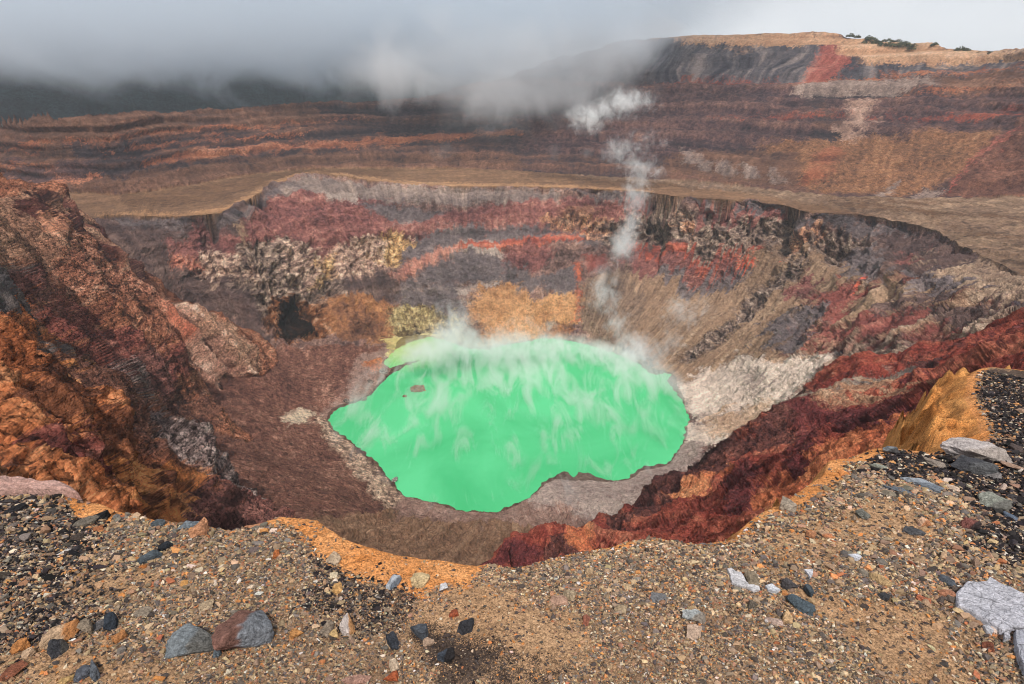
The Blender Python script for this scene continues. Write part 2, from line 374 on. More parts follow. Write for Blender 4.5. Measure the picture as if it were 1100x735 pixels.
# ------------------------------------------------------------------ rock kinds: colours from dark to light, roughness, grain (blot, run, strata, frag)
KINDS_OF_ROCK = {
 'mauvegrey': ([(74,60,60),(112,88,84),(144,114,104),(180,150,136)], 1.0, (1,.4,.6,.8)),
 'darktop':   ([(62,58,64),(88,80,84),(112,102,104),(140,126,122)], .6, (.3,1,.5,.3)),
 'greytop':   ([(88,80,84),(118,106,104),(140,126,120),(168,150,138)], .6, (.5,.8,.8,.3)),
 'slate':     ([(62,50,52),(84,68,68),(104,84,80),(134,112,104)], .6, (.5,.8,.6,.3)),
 'mauve':     ([(88,56,58),(124,78,76),(148,96,88),(182,134,122)], .7, (.9,.5,.6,.7)),
 'mauvered':  ([(88,50,50),(124,68,64),(144,82,74),(168,110,96)], .6, (.7,.8,.2,.4)),
 'creamfrag': ([(84,64,60),(152,124,112),(200,172,152),(232,214,194)], 1.4, (.3,.2,0,1.4)),
 'salmonfrag':([(90,50,48),(160,96,82),(205,135,110),(225,170,150)], 1.3, (.3,.2,0,1.2)),
 'yellowfrag':([(80,58,46),(160,126,84),(205,170,112),(226,204,160)], 1.4, (.3,.2,0,1.4)),
 'peachfrag': ([(76,54,52),(150,108,90),(200,150,112),(226,184,150)], 1.4, (.3,.2,0,1.4)),
 'greycrag':  ([(70,58,56),(122,104,96),(158,138,124),(204,184,164)], 1.6, (.3,.2,.1,1.4)),
 'cave':      ([(30,20,17),(84,54,38),(146,92,52),(200,164,134)], 1.4, (.6,.8,0,.9)),
 'black':     ([(6,4,4),(14,9,8),(26,17,13),(60,38,26)], .5, (1,.3,0,.5)),  # darkness inside the cave, painted on as a near-black colour
 'palegrey':  ([(130,116,110),(156,142,136),(172,160,152),(192,180,170)], .4, (.7,.8,0,.3)),
 'greyblue':  ([(74,68,72),(100,92,96),(118,108,110),(148,136,132)], .8, (.8,.4,.5,.5)),
 'salmon':    ([(122,80,76),(165,110,98),(190,134,116),(210,160,140)], .5, (.8,.8,.2,.4)),
 'ochrebrown':([(84,56,46),(130,90,66),(168,116,72),(200,150,96)], .9, (1.1,.3,.1,.6)),
 'sulfcrag':  ([(74,60,48),(140,122,86),(186,172,120),(216,208,160)], 1.3, (.5,.9,0,1.0)),
 'ochre':     ([(128,92,66),(178,132,86),(196,152,104),(216,178,128)], .6, (1.1,.2,.2,.5)),
 'seam':      ([(120,60,44),(170,84,56),(190,104,70),(210,130,90)], .4, (1,.2,0,.4)),
 'redband':   ([(110,56,52),(158,78,62),(184,100,76),(200,130,104)], .4, (.6,.4,1,.3)),
 'brightred': ([(150,60,44),(205,80,54),(225,105,75),(230,140,110)], .4, (.6,.4,0,.3)),
 'tan':       ([(112,92,78),(146,120,98),(160,134,110),(180,154,128)], .35, (.4,1.2,0,.3)),
 'tandark':   ([(92,78,70),(124,104,90),(142,120,102),(166,142,120)], .5, (.5,1.1,0,.4)),
 'rubble':    ([(58,48,48),(104,88,82),(140,122,112),(186,168,154)], 1.2, (.2,.2,0,1.5)),
 'rubbleL':   ([(64,50,50),(112,90,86),(150,130,124),(190,170,162)], 1.3, (.2,.2,0,1.5)),
 'mixrun':    ([(70,64,72),(118,70,66),(150,120,98),(172,142,118)], .8, (.5,1.6,0,.5)),
 'white':     ([(156,144,138),(198,184,174),(216,204,192),(230,220,210)], .4, (1,.5,0,.3)),
 'peach':     ([(142,118,102),(182,154,130),(202,176,152),(220,198,176)], .4, (.8,.9,0,.3)),
 'pale':      ([(150,138,134),(184,168,160),(202,188,178),(218,206,196)], .4, (.8,.9,0,.3)),
 'terrace':   ([(104,82,70),(138,110,88),(154,124,98),(178,148,118)], .18, (.8,0,.5,.5)),
 'terracedark':([(88,68,58),(112,88,70),(128,100,78),(146,116,90)], .10, (.8,0,.5,.5)),
 'terracegrey':([(100,84,76),(142,120,104),(160,138,118),(188,166,144)], .55, (1.0,.9,.5,.7)),
 'lipbright': ([(160,126,96),(190,150,112),(202,164,126),(214,178,142)], .05, (.7,0,.3,.4)),
 'greystreak':([(94,84,84),(136,118,108),(160,140,124),(186,166,148)], .7, (.4,1.4,0,.4)),
 'floor':     ([(78,48,42),(104,68,58),(122,82,68),(162,122,104)], .18, (.8,.3,.1,1.0)),
 'floorpale': ([(130,110,96),(172,152,134),(190,174,152),(204,192,170)], .15, (.6,.2,0,.8)),
 'pebbles':   ([(96,74,66),(152,128,110),(184,160,138),(214,196,174)], .3, (.3,0,0,1.4)),
 'shoregrey': ([(118,100,96),(150,134,130),(168,154,148),(186,172,164)], .4, (.9,.5,.2,.4)),
 'shorebrown':([(104,78,70),(134,106,96),(150,124,114),(172,148,138)], .5, (.8,.5,.2,.6)),
 'brownslope':([(92,68,54),(126,96,74),(142,112,88),(164,134,108)], .4, (.7,.9,.1,.5)),
 'yellow':    ([(160,150,80),(196,186,110),(206,200,140),(210,214,170)], .1, (1,0,0,.2)),
 'rust':      ([(110,60,40),(160,92,50),(190,120,64),(206,150,100)], .4, (1,.2,0,.6)),
 # outer wall
 'Odark':     ([(50,46,54),(80,68,72),(112,84,76),(152,112,92)], .9, (.5,.3,1.3,.5)),
 'Obrown':    ([(84,66,62),(116,86,72),(138,102,82),(160,122,98)], .8, (.7,.7,.8,.5)),
 'Ogreyrun':  ([(60,60,72),(86,86,96),(118,114,118),(160,150,146)], .8, (.2,1.6,.1,.3)),
 'Ogrey':     ([(72,70,78),(98,92,98),(118,108,110),(140,126,122)], .6, (.4,1.2,.3,.4)),
 'Oorange':   ([(128,78,58),(172,104,72),(192,126,88),(212,154,116)], .4, (.6,.4,.6,.5)),
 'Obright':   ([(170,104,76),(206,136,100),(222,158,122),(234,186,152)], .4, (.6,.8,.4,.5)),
 'Osand':     ([(174,128,94),(210,164,124),(224,184,144),(236,204,172)], .3, (.5,.3,.9,.4)),  # pale crest sand, its colour lightened further to stand for sun patches
 'Omauve':    ([(56,48,56),(92,72,76),(120,90,86),(160,122,106)], 1.0, (.6,.3,.8,.8)),
 'Opale':     ([(110,98,96),(146,130,122),(172,152,140),(196,178,164)], .6, (.4,.9,.4,.6)),
 'Ocream':    ([(140,112,98),(184,150,130),(208,176,156),(222,198,182)], .4, (.6,.8,0,.5)),
 'Oochre':    ([(100,74,60),(144,104,76),(172,124,86),(196,152,110)], .9, (.6,.6,.1,.9)),
 'Ored':      ([(76,54,52),(112,76,66),(138,94,76),(172,124,100)], 1.0, (.6,.8,.1,.8)),
 'Oredpatch': ([(140,72,66),(176,92,80),(194,118,100),(210,150,132)], .5, (.5,1.2,0,.3)),
 # left cliff
 'Lrust':     ([(92,54,40),(140,84,58),(170,108,76),(200,146,112)], 1.3, (.8,.55,.1,1.0)),
 'Ltan':      ([(110,78,62),(156,112,88),(176,132,104),(198,158,128)], .7, (.8,.55,.1,1.0)),
 'Lshade':     ([(44,24,26),(74,40,38),(100,56,48),(140,88,70)], 1.2, (.5,1.2,0,.5)),  # dark red rock of the grooves, their shadow painted into the colour
 'Lfrag':     ([(86,50,42),(146,90,66),(180,120,92),(212,166,138)], 1.4, (.4,.5,0,1.3)),
 'Lgrey':     ([(58,56,60),(84,80,82),(104,96,94),(130,116,108)], .8, (.4,1.2,0,.4)),
 'Lorange':   ([(124,68,36),(178,100,52),(202,124,70),(218,154,104)], 1.2, (.8,.55,.1,1.0)),
 'Lbright':   ([(180,98,40),(214,130,62),(226,152,84),(232,176,116)], .8, (.9,.5,0,.6)),
 'Lred':      ([(78,42,42),(120,62,54),(146,80,66),(180,116,98)], 1.3, (.8,.55,.1,1.0)),
 'Lmaroon':   ([(80,50,46),(112,68,62),(134,84,74),(166,112,98)], 1.0, (.8,.55,.1,1.0)),
 'Lbrown':    ([(74,46,40),(112,72,58),(134,88,68),(164,116,90)], 1.1, (.8,.55,.1,1.0)),
 'pinkcream': ([(120,78,64),(178,128,106),(204,162,138),(226,196,174)], 1.2, (.7,1.0,0,.7)),
 'Lsalmon':   ([(150,76,54),(198,112,80),(212,140,108),(224,170,142)], .8, (.8,.8,0,.5)),
 'Lpit':      ([(60,38,30),(104,62,44),(144,86,54),(190,120,76)], 1.0, (.8,.8,0,.6)),
 # red spur
 'Rred':      ([(96,36,32),(140,52,40),(162,72,50),(186,104,74)], 1.0, (.8,.9,0,.7)),
 'Rdark':     ([(48,28,30),(80,42,42),(104,56,50),(136,82,70)], 1.2, (.6,.7,0,.9)),
 'Rmaroon':   ([(66,28,34),(98,38,42),(116,48,48),(140,70,64)], .9, (.7,.6,0,.8)),
 'Rorange':   ([(140,64,36),(188,92,46),(206,116,62),(218,146,92)], .9, (.9,.8,0,.7)),
 'Rtan':      ([(110,72,54),(148,102,76),(170,122,92),(196,154,124)], .8, (.6,.9,0,.8)),
}
KN = list(KINDS_OF_ROCK)

Z = {'W': [], 'T': [], 'O': [], 'L': [], 'R': []}
def zone(layer, kind, pts, warp=5): Z[layer].append((kind, list(pts), warp))
def band(layer, kind, pts, width, warp=3):
    P = np.array(pts, float); d = np.gradient(P, axis=0); d /= np.linalg.norm(d, axis=1)[:, None] + 1e-9
    n = np.stack([-d[:, 1], d[:, 0]], 1) * width / 2
    n[0] *= .3; n[-1] *= .3
    zone(layer, kind, [tuple(a) for a in np.concatenate([P + n, (P - n)[::-1]])], warp)

# --- inner wall, lake floor and talus
w = lambda k, pts, warp=5: zone('W', k, pts, warp)
w('slate', [(110,225),(300,190),(300,300),(260,345),(200,320),(100,300)], 4)
w('mauve', [(175,256),(262,252),(268,272),(225,280),(180,276)], 4)
w('slate', [(190,290),(240,300),(290,330),(300,345),(268,352),(215,330)], 3)
w('mauve', [(264,222),(290,205),(340,205),(420,215),(470,225),(560,214),(690,214),(700,238),(560,246),(460,248),(418,262),(380,282),(350,280),(330,262),(300,256),(264,258)], 5)
w('greycrag', [(255,262),(300,250),(350,272),(375,300),(400,330),(360,345),(290,345),(262,310),(240,300)], 8)
w('creamfrag', [(212,272),(240,268),(256,280),(250,300),(232,306),(212,292)], 6)
w('salmonfrag', [(184,276),(212,272),(216,288),(200,292),(186,290)], 5)
w('creamfrag', [(262,286),(280,282),(282,300),(268,304)], 5)
w('creamfrag', [(305,256),(345,270),(360,290),(345,310),(318,300),(300,275)], 7)
w('creamfrag', [(356,262),(400,252),(450,252),(456,268),(430,280),(400,292),(372,298),(352,288)], 6)
w('yellowfrag', [(410,252),(424,242),(440,252),(455,268),(440,276),(418,286)], 4)
w('yellowfrag', [(338,282),(356,272),(360,296),(344,306)], 5)
w('tan', [(246,236),(264,236),(264,262),(258,258)], 3)
w('greytop', [(300,196),(337,188),(400,196),(460,201),(600,203),(600,214),(480,216),(400,212),(330,206),(290,212)], 4)
w('palegrey', [(343,205),(385,208),(384,216),(352,215)], 3)
w('greyblue', [(385,214),(440,218),(480,224),(440,236),(418,232)], 5)
w('darktop', [(120,233),(235,232),(268,218),(300,198),(300,206),(262,234),(235,246),(130,240)], 2)
w('greyblue', [(450,250),(500,240),(640,246),(650,262),(560,262),(500,262),(440,280),(420,290)], 6)
w('mauvegrey', [(430,290),(500,256),(640,262),(700,270),(700,300),(620,310),(520,318),(440,330)], 5)
w('greyblue', [(470,270),(520,268),(560,290),(600,300),(560,312),(500,300),(440,310),(430,330),(425,310)], 8)
w('creamfrag', [(350,318),(362,326),(356,350),(342,360),(334,352)], 6)
w('salmon', [(416,292),(450,276),(480,262),(502,256),(490,268),(460,284),(440,296),(420,300)], 4)
w('palegrey', [(490,256),(530,254),(544,276),(524,272),(500,268)], 4)
w('redband', [(490,258),(560,256),(610,252),(630,258),(600,260),(540,264),(500,264)], 3)
w('mauve', [(545,262),(580,262),(600,275),(570,290),(540,282)], 7)
w('slate', [(366,304),(410,290),(432,304),(424,322),(380,318)], 3)
w('ochrebrown', [(352,314),(385,316),(424,324),(436,350),(420,370),(370,365),(350,345)], 5)
w('greyblue', [(425,312),(490,304),(498,340),(470,350),(430,330)], 7)
w('sulfcrag', [(418,328),(450,324),(490,340),(500,366),(460,368),(424,362)], 4)
w('ochre', [(494,356),(500,328),(518,308),(545,302),(564,312),(584,324),(604,310),(620,316),(622,340),(610,352),(604,368),(560,376),(524,384),(504,370)], 8)
w('ochrebrown', [(496,352),(512,346),(526,370),(516,384),(500,372)], 6)
w('palegrey', [(490,312),(520,301),(540,303),(515,308),(494,322)], 3)
w('greyblue', [(588,300),(600,290),(622,284),(622,308),(600,318),(586,312)], 4)
w('seam', [(618,280),(624,280),(624,345),(619,345)], 1.5)
w('ochrebrown', [(585,345),(615,348),(612,364),(580,364)], 5)
w('peachfrag', [(578,234),(620,230),(665,236),(670,250),(640,256),(600,246)], 4)
w('greycrag', [(636,236),(690,238),(760,242),(870,246),(935,250),(960,262),(930,276),(870,274),(800,276),(750,274),(700,266),(650,262)], 4)
w('peachfrag', [(845,248),(872,246),(880,258),(860,264),(846,260)], 4)
w('peachfrag', [(720,250),(748,248),(744,262),(724,262)], 4)
w('darktop', [(598,204),(685,207),(735,214),(790,217),(841,222),(865,229),(918,232),(985,243),(970,256),(925,248),(860,240),(800,236),(740,230),(700,224),(640,212)], 2)
w('mauve', [(735,230),(760,228),(848,236),(850,246),(800,244),(750,240)], 3)
w('redband', [(665,270),(720,274),(800,276),(850,270),(850,274),(800,284),(720,284),(670,280)], 3)
w('tan', [(640,300),(700,290),(760,298),(830,270),(900,276),(960,290),(960,350),(880,380),(840,420),(730,420),(700,395),(640,372),(622,340)], 4)
w('mauve', [(660,276),(720,282),(790,284),(795,300),(740,302),(690,300)], 4)
w('greyblue', [(700,298),(740,300),(800,298),(786,314),(740,312),(700,304)], 4)
w('brightred', [(790,286),(804,288),(806,295),(794,296)], 2)
w('mauvered', [(625,270),(650,272),(656,284),(632,290)], 3)
w('tandark', [(622,300),(660,290),(690,310),(680,372),(640,372),(622,345)], 5)
w('rubble', [(846,280),(862,284),(845,300),(828,318),(808,336),(786,352),(766,372),(742,388),(722,392),(745,368),(770,350),(796,328),(820,304)], 3)
w('rubble', [(668,372),(700,384),(700,404),(680,396),(640,376)], 5)
w('greyblue', [(905,262),(945,258),(960,280),(948,300),(918,320),(902,300)], 6)
w('slate', [(935,250),(990,244),(1040,262),(1010,290),(960,300),(940,280)], 6)
w('mauve', [(975,262),(1000,268),(988,280),(965,276)], 5)
w('mixrun', [(860,320),(930,300),(1000,290),(1060,300),(1060,345),(960,370),(880,390),(830,372),(838,344)], 6)
w('mauve', [(842,312),(866,290),(878,300),(858,326)], 4)
w('greyblue', [(820,350),(850,330),(880,326),(872,344),(856,356),(846,372),(832,366),(816,376)], 7)
w('greyblue', [(846,362),(872,352),(868,372),(856,388)], 5)
w('mauvered', [(872,318),(920,302),(940,318),(900,350),(876,372),(884,344)], 4)
w('brightred', [(914,300),(926,298),(928,312),(918,312)], 3)
w('tan', [(905,330),(950,312),(1000,300),(1040,306),(1000,326),(960,336),(915,340)], 4)
w('slate', [(945,330),(990,310),(1050,300),(1040,318),(990,332),(955,345)], 4)
w('mauvered', [(880,372),(900,352),(960,338),(1010,330),(996,352),(960,364),(930,384),(922,376),(900,388)], 3)
w('greyblue', [(978,290),(1020,286),(1050,300),(1020,316),(990,312)], 4)
w('terracegrey', [(1000,262),(1050,268),(1110,272),(1110,330),(1060,322),(1040,300),(1004,284)], 4)
w('slate', [(996,268),(1040,258),(1070,266),(1040,276),(1010,288)], 4)
w('slate', [(1000,330),(1060,326),(1110,318),(1110,330),(1060,342),(1010,344)], 4)
w('greystreak', [(870,416),(920,390),(980,366),(1060,338),(1110,330),(1110,352),(1020,376),(960,396),(890,412)], 3)
w('peach', [(770,410),(820,380),(862,376),(868,392),(840,420),(790,420)], 5)
w('tan', [(894,386),(904,364),(924,364),(924,384),(900,402)], 2)
w('peach', [(860,402),(874,384),(888,380),(888,396),(866,420),(858,424)], 2)
w('white', [(726,412),(752,396),(800,386),(850,380),(872,376),(890,384),(868,420),(852,434),(830,456),(790,476),(735,486),(742,455)], 9)
w('palegrey', [(796,400),(812,390),(818,410),(806,426),(796,416)], 4)
w('peach', [(750,450),(800,430),(840,424),(824,452),(780,470),(750,466)], 6)
w('floor', [(230,380),(350,366),(412,372),(420,400),(380,436),(350,452),(366,480),(410,530),(440,540),(430,600),(300,600),(200,500)], 4)
w('slate', [(255,340),(280,345),(290,372),(272,376)], 3)
w('shorebrown', [(384,382),(420,372),(428,392),(398,424),(380,436),(352,450),(340,444),(370,420)], 5)
w('yellow', [(412,362),(470,358),(476,368),(440,384),(418,386)], 3)
w('rust', [(392,388),(410,384),(418,392),(402,398)], 3)
w('floorpale', [(304,442),(322,436),(340,444),(330,454),(310,454)], 4)
w('pebbles', [(342,446),(354,454),(372,472),(400,496),(420,520),(440,538),(420,548),(392,520),(366,490),(344,466)], 5)
w('brownslope', [(300,560),(420,548),(470,552),(540,556),(590,560),(600,575),(560,620),(400,620),(280,600)], 3)
w('brownslope', [(496,560),(530,552),(566,548),(572,572),(530,610),(490,606)], 3)
w('shorebrown', [(436,530),(520,548),(568,540),(600,560),(600,576),(560,560),(500,560),(450,560),(420,544)], 3)
w('shoregrey', [(566,540),(582,520),(610,503),(640,508),(690,498),(728,476),(760,472),(764,492),(700,534),(640,572),(600,576),(620,540)], 3)
w('shorebrown', [(572,536),(600,545),(622,556),(640,568),(600,580),(578,560)], 4)
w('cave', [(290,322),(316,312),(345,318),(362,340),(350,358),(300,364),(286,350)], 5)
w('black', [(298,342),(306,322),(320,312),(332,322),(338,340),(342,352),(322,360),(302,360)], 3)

# --- terrace
w = lambda k, pts, warp=3: zone('T', k, pts, warp)
w('terracedark', [(120,212),(200,200),(330,182),(420,182),(420,190),(330,186),(280,200),(230,216),(130,222)])
w('terracegrey', [(600,184),(840,200),(1110,212),(1110,320),(1000,300),(940,232),(850,214),(760,202),(640,192)])
w('Opale', [(745,199),(775,200),(770,204),(740,203)])
band('T', 'lipbright', [(100,231),(140,230),(168,231),(200,230),(235,227),(266,213),(303,193),(337,186),(370,188),(432,197),(500,199),(600,200),(700,206)], 4, 2.5)
for p in ([(560,188),(640,194),(720,199),(760,203)], [(860,216),(930,221),(1000,228),(1100,236)], [(1000,240),(1050,250),(1110,256)], [(880,212),(960,217),(1040,219)]):
    band('T', 'terracedark', p, 4, 4)

# --- outer wall
w = lambda k, pts, warp=5: zone('O', k, pts, warp)
w('Obrown', [(-40,118),(200,117),(340,112),(340,130),(210,140),(110,152),(60,150),(-40,162)])
w('Odark', [(-40,150),(30,148),(70,156),(0,164),(-40,166)])
w('Obrown', [(-40,160),(60,154),(110,190),(180,200),(120,214),(-40,206)])
w('Omauve', [(0,178),(70,170),(110,182),(60,198),(0,196)])
band('O', 'Oorange', [(-40,170),(0,162),(40,155),(75,152),(110,149),(200,141),(300,134),(400,127)], 3, 2)
band('O', 'Oorange', [(112,163),(160,157),(220,151),(300,145),(340,141)], 2.5, 2)
band('O', 'Oorange', [(150,180),(200,168),(260,160),(330,155),(400,154),(460,148),(530,144)], 7, 3)
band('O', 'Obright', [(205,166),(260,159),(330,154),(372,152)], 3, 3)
band('O', 'Oorange', [(-30,190),(0,183),(40,176),(60,173)], 4, 2)
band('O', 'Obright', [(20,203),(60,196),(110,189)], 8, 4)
band('O', 'Oorange', [(380,156),(440,146),(500,146),(560,140),(640,146),(700,140)], 5, 4)
w('Obrown', [(120,196),(200,176),(330,164),(560,168),(560,184),(330,184),(200,202),(130,210)])
w('Ogrey', [(600,62),(700,46),(885,46),(870,88),(760,90),(690,88),(600,90)], 3)
w('Ogreyrun', [(700,48),(885,46),(866,88),(700,88)], 3)
w('Omauve', [(560,90),(860,92),(880,130),(850,165),(700,170),(560,160)])
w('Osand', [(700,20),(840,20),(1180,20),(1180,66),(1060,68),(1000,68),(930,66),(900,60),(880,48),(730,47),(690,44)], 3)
w('Oredpatch', [(885,50),(900,50),(912,70),(890,88),(860,88),(868,70)], 4)
w('Ogreyrun', [(895,88),(912,66),(1000,68),(1060,67),(1160,64),(1160,72),(1040,80),(1000,82),(900,88)], 2)
band('O', 'redband', [(690,90),(780,88),(860,89)], 3, 2)
w('Opale', [(846,98),(870,88),(1000,84),(1010,94),(960,100),(860,102)], 3)
w('Obrown', [(1000,84),(1160,70),(1160,94),(1010,96)], 3)
band('O', 'Oorange', [(866,87),(930,84),(1000,80),(1060,76),(1150,70)], 3, 2)
band('O', 'Oorange', [(945,104),(990,100),(1040,96),(1150,94)], 2.5, 2)
w('Omauve', [(880,106),(1160,96),(1160,150),(1000,146),(930,150),(900,130)])
band('O', 'redband', [(985,126),(1040,123),(1100,122),(1150,124)], 4, 3)
band('O', 'redband', [(760,127),(860,124),(990,126)], 2, 2)
w('Oochre', [(820,152),(900,146),(1000,140),(1080,140),(1060,180),(980,208),(880,206),(820,186)])
w('Oorange', [(866,180),(884,160),(902,152),(906,170),(880,192),(860,200)], 4)
w('Ocream', [(902,150),(900,130),(916,110),(934,102),(936,110),(924,126),(918,150)], 4)
w('Obrown', [(730,160),(860,160),(860,200),(760,192),(700,184)])
for fx, fy in [(752,186),(775,190),(800,192),(830,196),(735,176)]:
    w('Opale', [(fx-4,fy-18),(fx+3,fy-16),(fx+16,fy-2),(fx-2,fy-1)], 3)
w('Opale', [(935,210),(962,195),(966,197),(950,210)], 3)
w('Opale', [(975,212),(1000,202),(1020,200),(1000,212)], 3)
w('Ored', [(1010,212),(1050,165),(1100,120),(1160,118),(1160,214)], 5)
band('O', 'Oredpatch', [(1018,206),(1050,166),(1090,136),(1110,128)], 4, 3)

# --- left cliff
w = lambda k, pts, warp=6: zone('L', k, pts, warp)
w('Ltan', [(-60,200),(40,206),(60,250),(80,300),(40,290),(0,262),(-60,262)])
w('Lshade', [(20,210),(60,214),(110,236),(160,290),(176,306),(130,296),(90,262),(50,246),(16,228)], 4)
for p in ([(34,212),(80,236),(120,262),(150,288),(172,304)], [(55,214),(100,236),(140,258),(160,282)]):
    band('L', 'Ltan', p, 4, 2)
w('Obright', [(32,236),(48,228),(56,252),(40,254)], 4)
w('Lfrag', [(62,256),(100,262),(150,290),(176,306),(180,336),(150,344),(110,340),(76,318),(62,290)], 6)
w('Lred', [(60,306),(100,330),(150,345),(190,360),(200,400),(190,440),(150,410),(110,380),(76,345)], 6)
w('Lrust', [(100,322),(170,335),(200,350),(190,380),(150,370),(110,350)], 8)
w('Lmaroon', [(140,370),(176,380),(192,430),(186,450),(160,420),(140,400)], 5)
w('pinkcream', [(172,308),(190,318),(230,340),(252,345),(274,376),(276,402),(246,412),(240,430),(222,410),(206,380),(184,350)], 6)
w('Lsalmon', [(170,320),(184,328),(200,352),(210,366),(196,368),(176,346)], 5)
w('pinkcream', [(206,366),(224,372),(240,400),(240,430),(222,424),(212,396)], 5)
w('Ltan', [(184,316),(232,340),(256,346),(274,376),(276,400),(256,390),(240,366),(206,340)], 6)
w('Lbrown', [(186,430),(206,420),(240,428),(242,460),(206,468),(192,450)], 5)
w('Lgrey', [(-60,262),(20,274),(28,282),(18,310),(10,336),(-60,350)], 4)
w('Lmaroon', [(10,278),(44,282),(56,300),(62,320),(50,310),(30,292)], 4)
w('Lorange', [(-60,350),(10,336),(28,300),(46,296),(54,318),(48,340),(40,370),(30,390),(0,400),(-60,410)], 5)
w('Lgrey', [(52,318),(62,322),(64,350),(52,372),(36,386),(24,382),(44,360)], 4)
w('Lbrown', [(64,350),(100,370),(140,400),(170,440),(200,480),(180,500),(150,480),(110,450),(60,420),(50,400)], 6)
w('Lbright', [(66,340),(80,344),(76,368),(72,384),(70,400),(56,420),(48,416),(62,392),(66,366)], 3)
w('Lorange', [(-60,400),(26,392),(50,420),(80,430),(130,466),(160,500),(200,520),(216,540),(200,600),(-60,600)], 8)
w('Lbrown', [(70,400),(100,392),(140,420),(150,450),(110,440),(76,424)], 6)
w('Lpit', [(10,424),(46,428),(70,450),(80,476),(60,474),(30,452)], 7)
w('Lpit', [(94,490),(112,484),(140,492),(152,506),(140,530),(120,548),(100,530),(88,510)], 6)
w('Lpit', [(20,494),(50,486),(56,500),(40,516),(20,512)], 8)
w('Lred', [(40,470),(84,480),(96,500),(80,520),(50,500)], 8)
w('Lbright', [(140,500),(160,494),(200,512),(216,524),(208,560),(180,600),(140,600),(136,540)], 6)
w('Lpit', [(158,530),(174,524),(180,548),(170,570),(156,560)], 5)
w('Lpit', [(188,508),(196,510),(204,540),(198,548),(190,530)], 4)
w('rubbleL', [(128,384),(140,390),(152,420),(176,446),(206,470),(230,500),(270,524),(290,545),(270,550),(236,530),(200,504),(170,480),(150,452),(138,420)], 6)
w('Lmaroon', [(206,520),(240,530),(290,548),(310,560),(300,600),(210,600)], 5)

# --- red spur on the right
w = lambda k, pts, warp=5: zone('R', k, pts, warp)
w('Rdark', [(656,552),(690,528),(712,516),(735,500),(800,460),(850,425),(880,424),(840,470),(800,486),(740,520),(700,552),(670,566),(640,576)], 5)
w('Rmaroon', [(505,612),(553,580),(575,578),(590,590),(560,612)], 4)
w('Rdark', [(590,584),(620,570),(640,574),(620,600),(580,610)], 4)
w('Rorange', [(610,566),(634,554),(650,560),(630,580),(608,592)], 5)
w('Rorange', [(716,530),(750,508),(780,496),(790,502),(760,520),(736,536)], 8)
w('Rtan', [(856,424),(890,412),(940,404),(1000,388),(1000,400),(960,420),(900,434),(860,440)], 4)
w('greystreak', [(850,426),(880,412),(930,400),(970,390),(966,398),(900,416),(860,434)], 4)
w('Rmaroon', [(880,440),(940,430),(1000,412),(1040,396),(1060,380),(1000,390),(960,400),(966,384),(1020,370),(1110,342),(1110,380),(1040,410),(960,450),(900,470)], 5)
w('Rdark', [(962,396),(966,384),(1030,366),(1036,372),(990,388),(970,404)], 3)
w('Rred', [(1000,376),(1110,350),(1110,400),(1060,400),(1000,404)], 8)
w('Rmaroon', [(856,436),(884,420),(892,440),(876,470),(860,500),(840,520),(850,470)], 5)
w('Rorange', [(800,540),(850,500),(900,470),(960,446),(1000,430),(1060,400),(1060,500),(900,560)], 7)
w('Rmaroon', [(778,520),(786,506),(804,498),(820,506),(812,530),(790,550),(776,556)], 3)
w('Rmaroon', [(846,500),(862,488),(866,504),(850,510)], 3)

DEF = {'W': 'mauvegrey', 'T': 'terrace', 'O': 'Odark', 'L': 'Lrust', 'R': 'Rred'}
II, JJ = np.meshgrid(np.arange(NC, dtype=np.float32), np.arange(NR, dtype=np.float32), indexing='ij')
PXS = NC / 1380.0
wa = grid_noise((NC, NR), 14 * PXS, 3, 4, .65); wb = grid_noise((NC, NR), 14 * PXS, 4, 4, .65)
jr = rng.normal(size=(NC, NR)).astype(np.float32) * .8; jr2 = rng.normal(size=(NC, NR)).astype(np.float32) * .8
KID = np.zeros((NC, NR), np.int16)
def inside(poly, x, y):
    c = np.zeros(x.shape, bool); n = len(poly)
    for a in range(n):
        x1, y1 = poly[a]; x2, y2 = poly[a - 1]
        if y1 == y2: continue
        m = (y1 > y) != (y2 > y)
        c ^= m & (x < (x2 - x1) * (y - y1) / (y2 - y1) + x1)
    return c
LETTERS = ['W', 'T', 'O', 'L', 'R']
for li, L in enumerate(LETTERS):
    lm = LAY == li
    KID[lm] = KN.index(DEF[L])
    for kind, pts, warp in Z[L]:
        dense = []
        for a in range(len(pts)):
            p, q_ = pts[a], pts[(a + 1) % len(pts)]
            n = max(1, int(math.hypot(q_[0] - p[0], q_[1] - p[1]) / 9))
            dense += [(p[0] + (q_[0] - p[0]) * k / n, p[1] + (q_[1] - p[1]) * k / n) for k in range(n)]
        poly = [to_index(*FIELDS[L].cast(*p)) for p in dense]
        P = np.array(poly); m = warp * 2 + 3
        i0, i1 = max(0, int(P[:, 0].min() - m)), min(NC, int(P[:, 0].max() + m))
        j0, j1 = max(0, int(P[:, 1].min() - m)), min(NR, int(P[:, 1].max() + m))
        if i1 <= i0 or j1 <= j0: continue
        s = np.s_[i0:i1, j0:j1]
        x = II[s] + wa[s] * warp * 2.2 * PXS + jr[s]; y = JJ[s] + wb[s] * warp * 2.2 * PXS + jr2[s]
        hit = inside(poly, x, y) & lm[s]
        KID[s][hit] = KN.index(kind)
print('T zones', time.time() - T00)

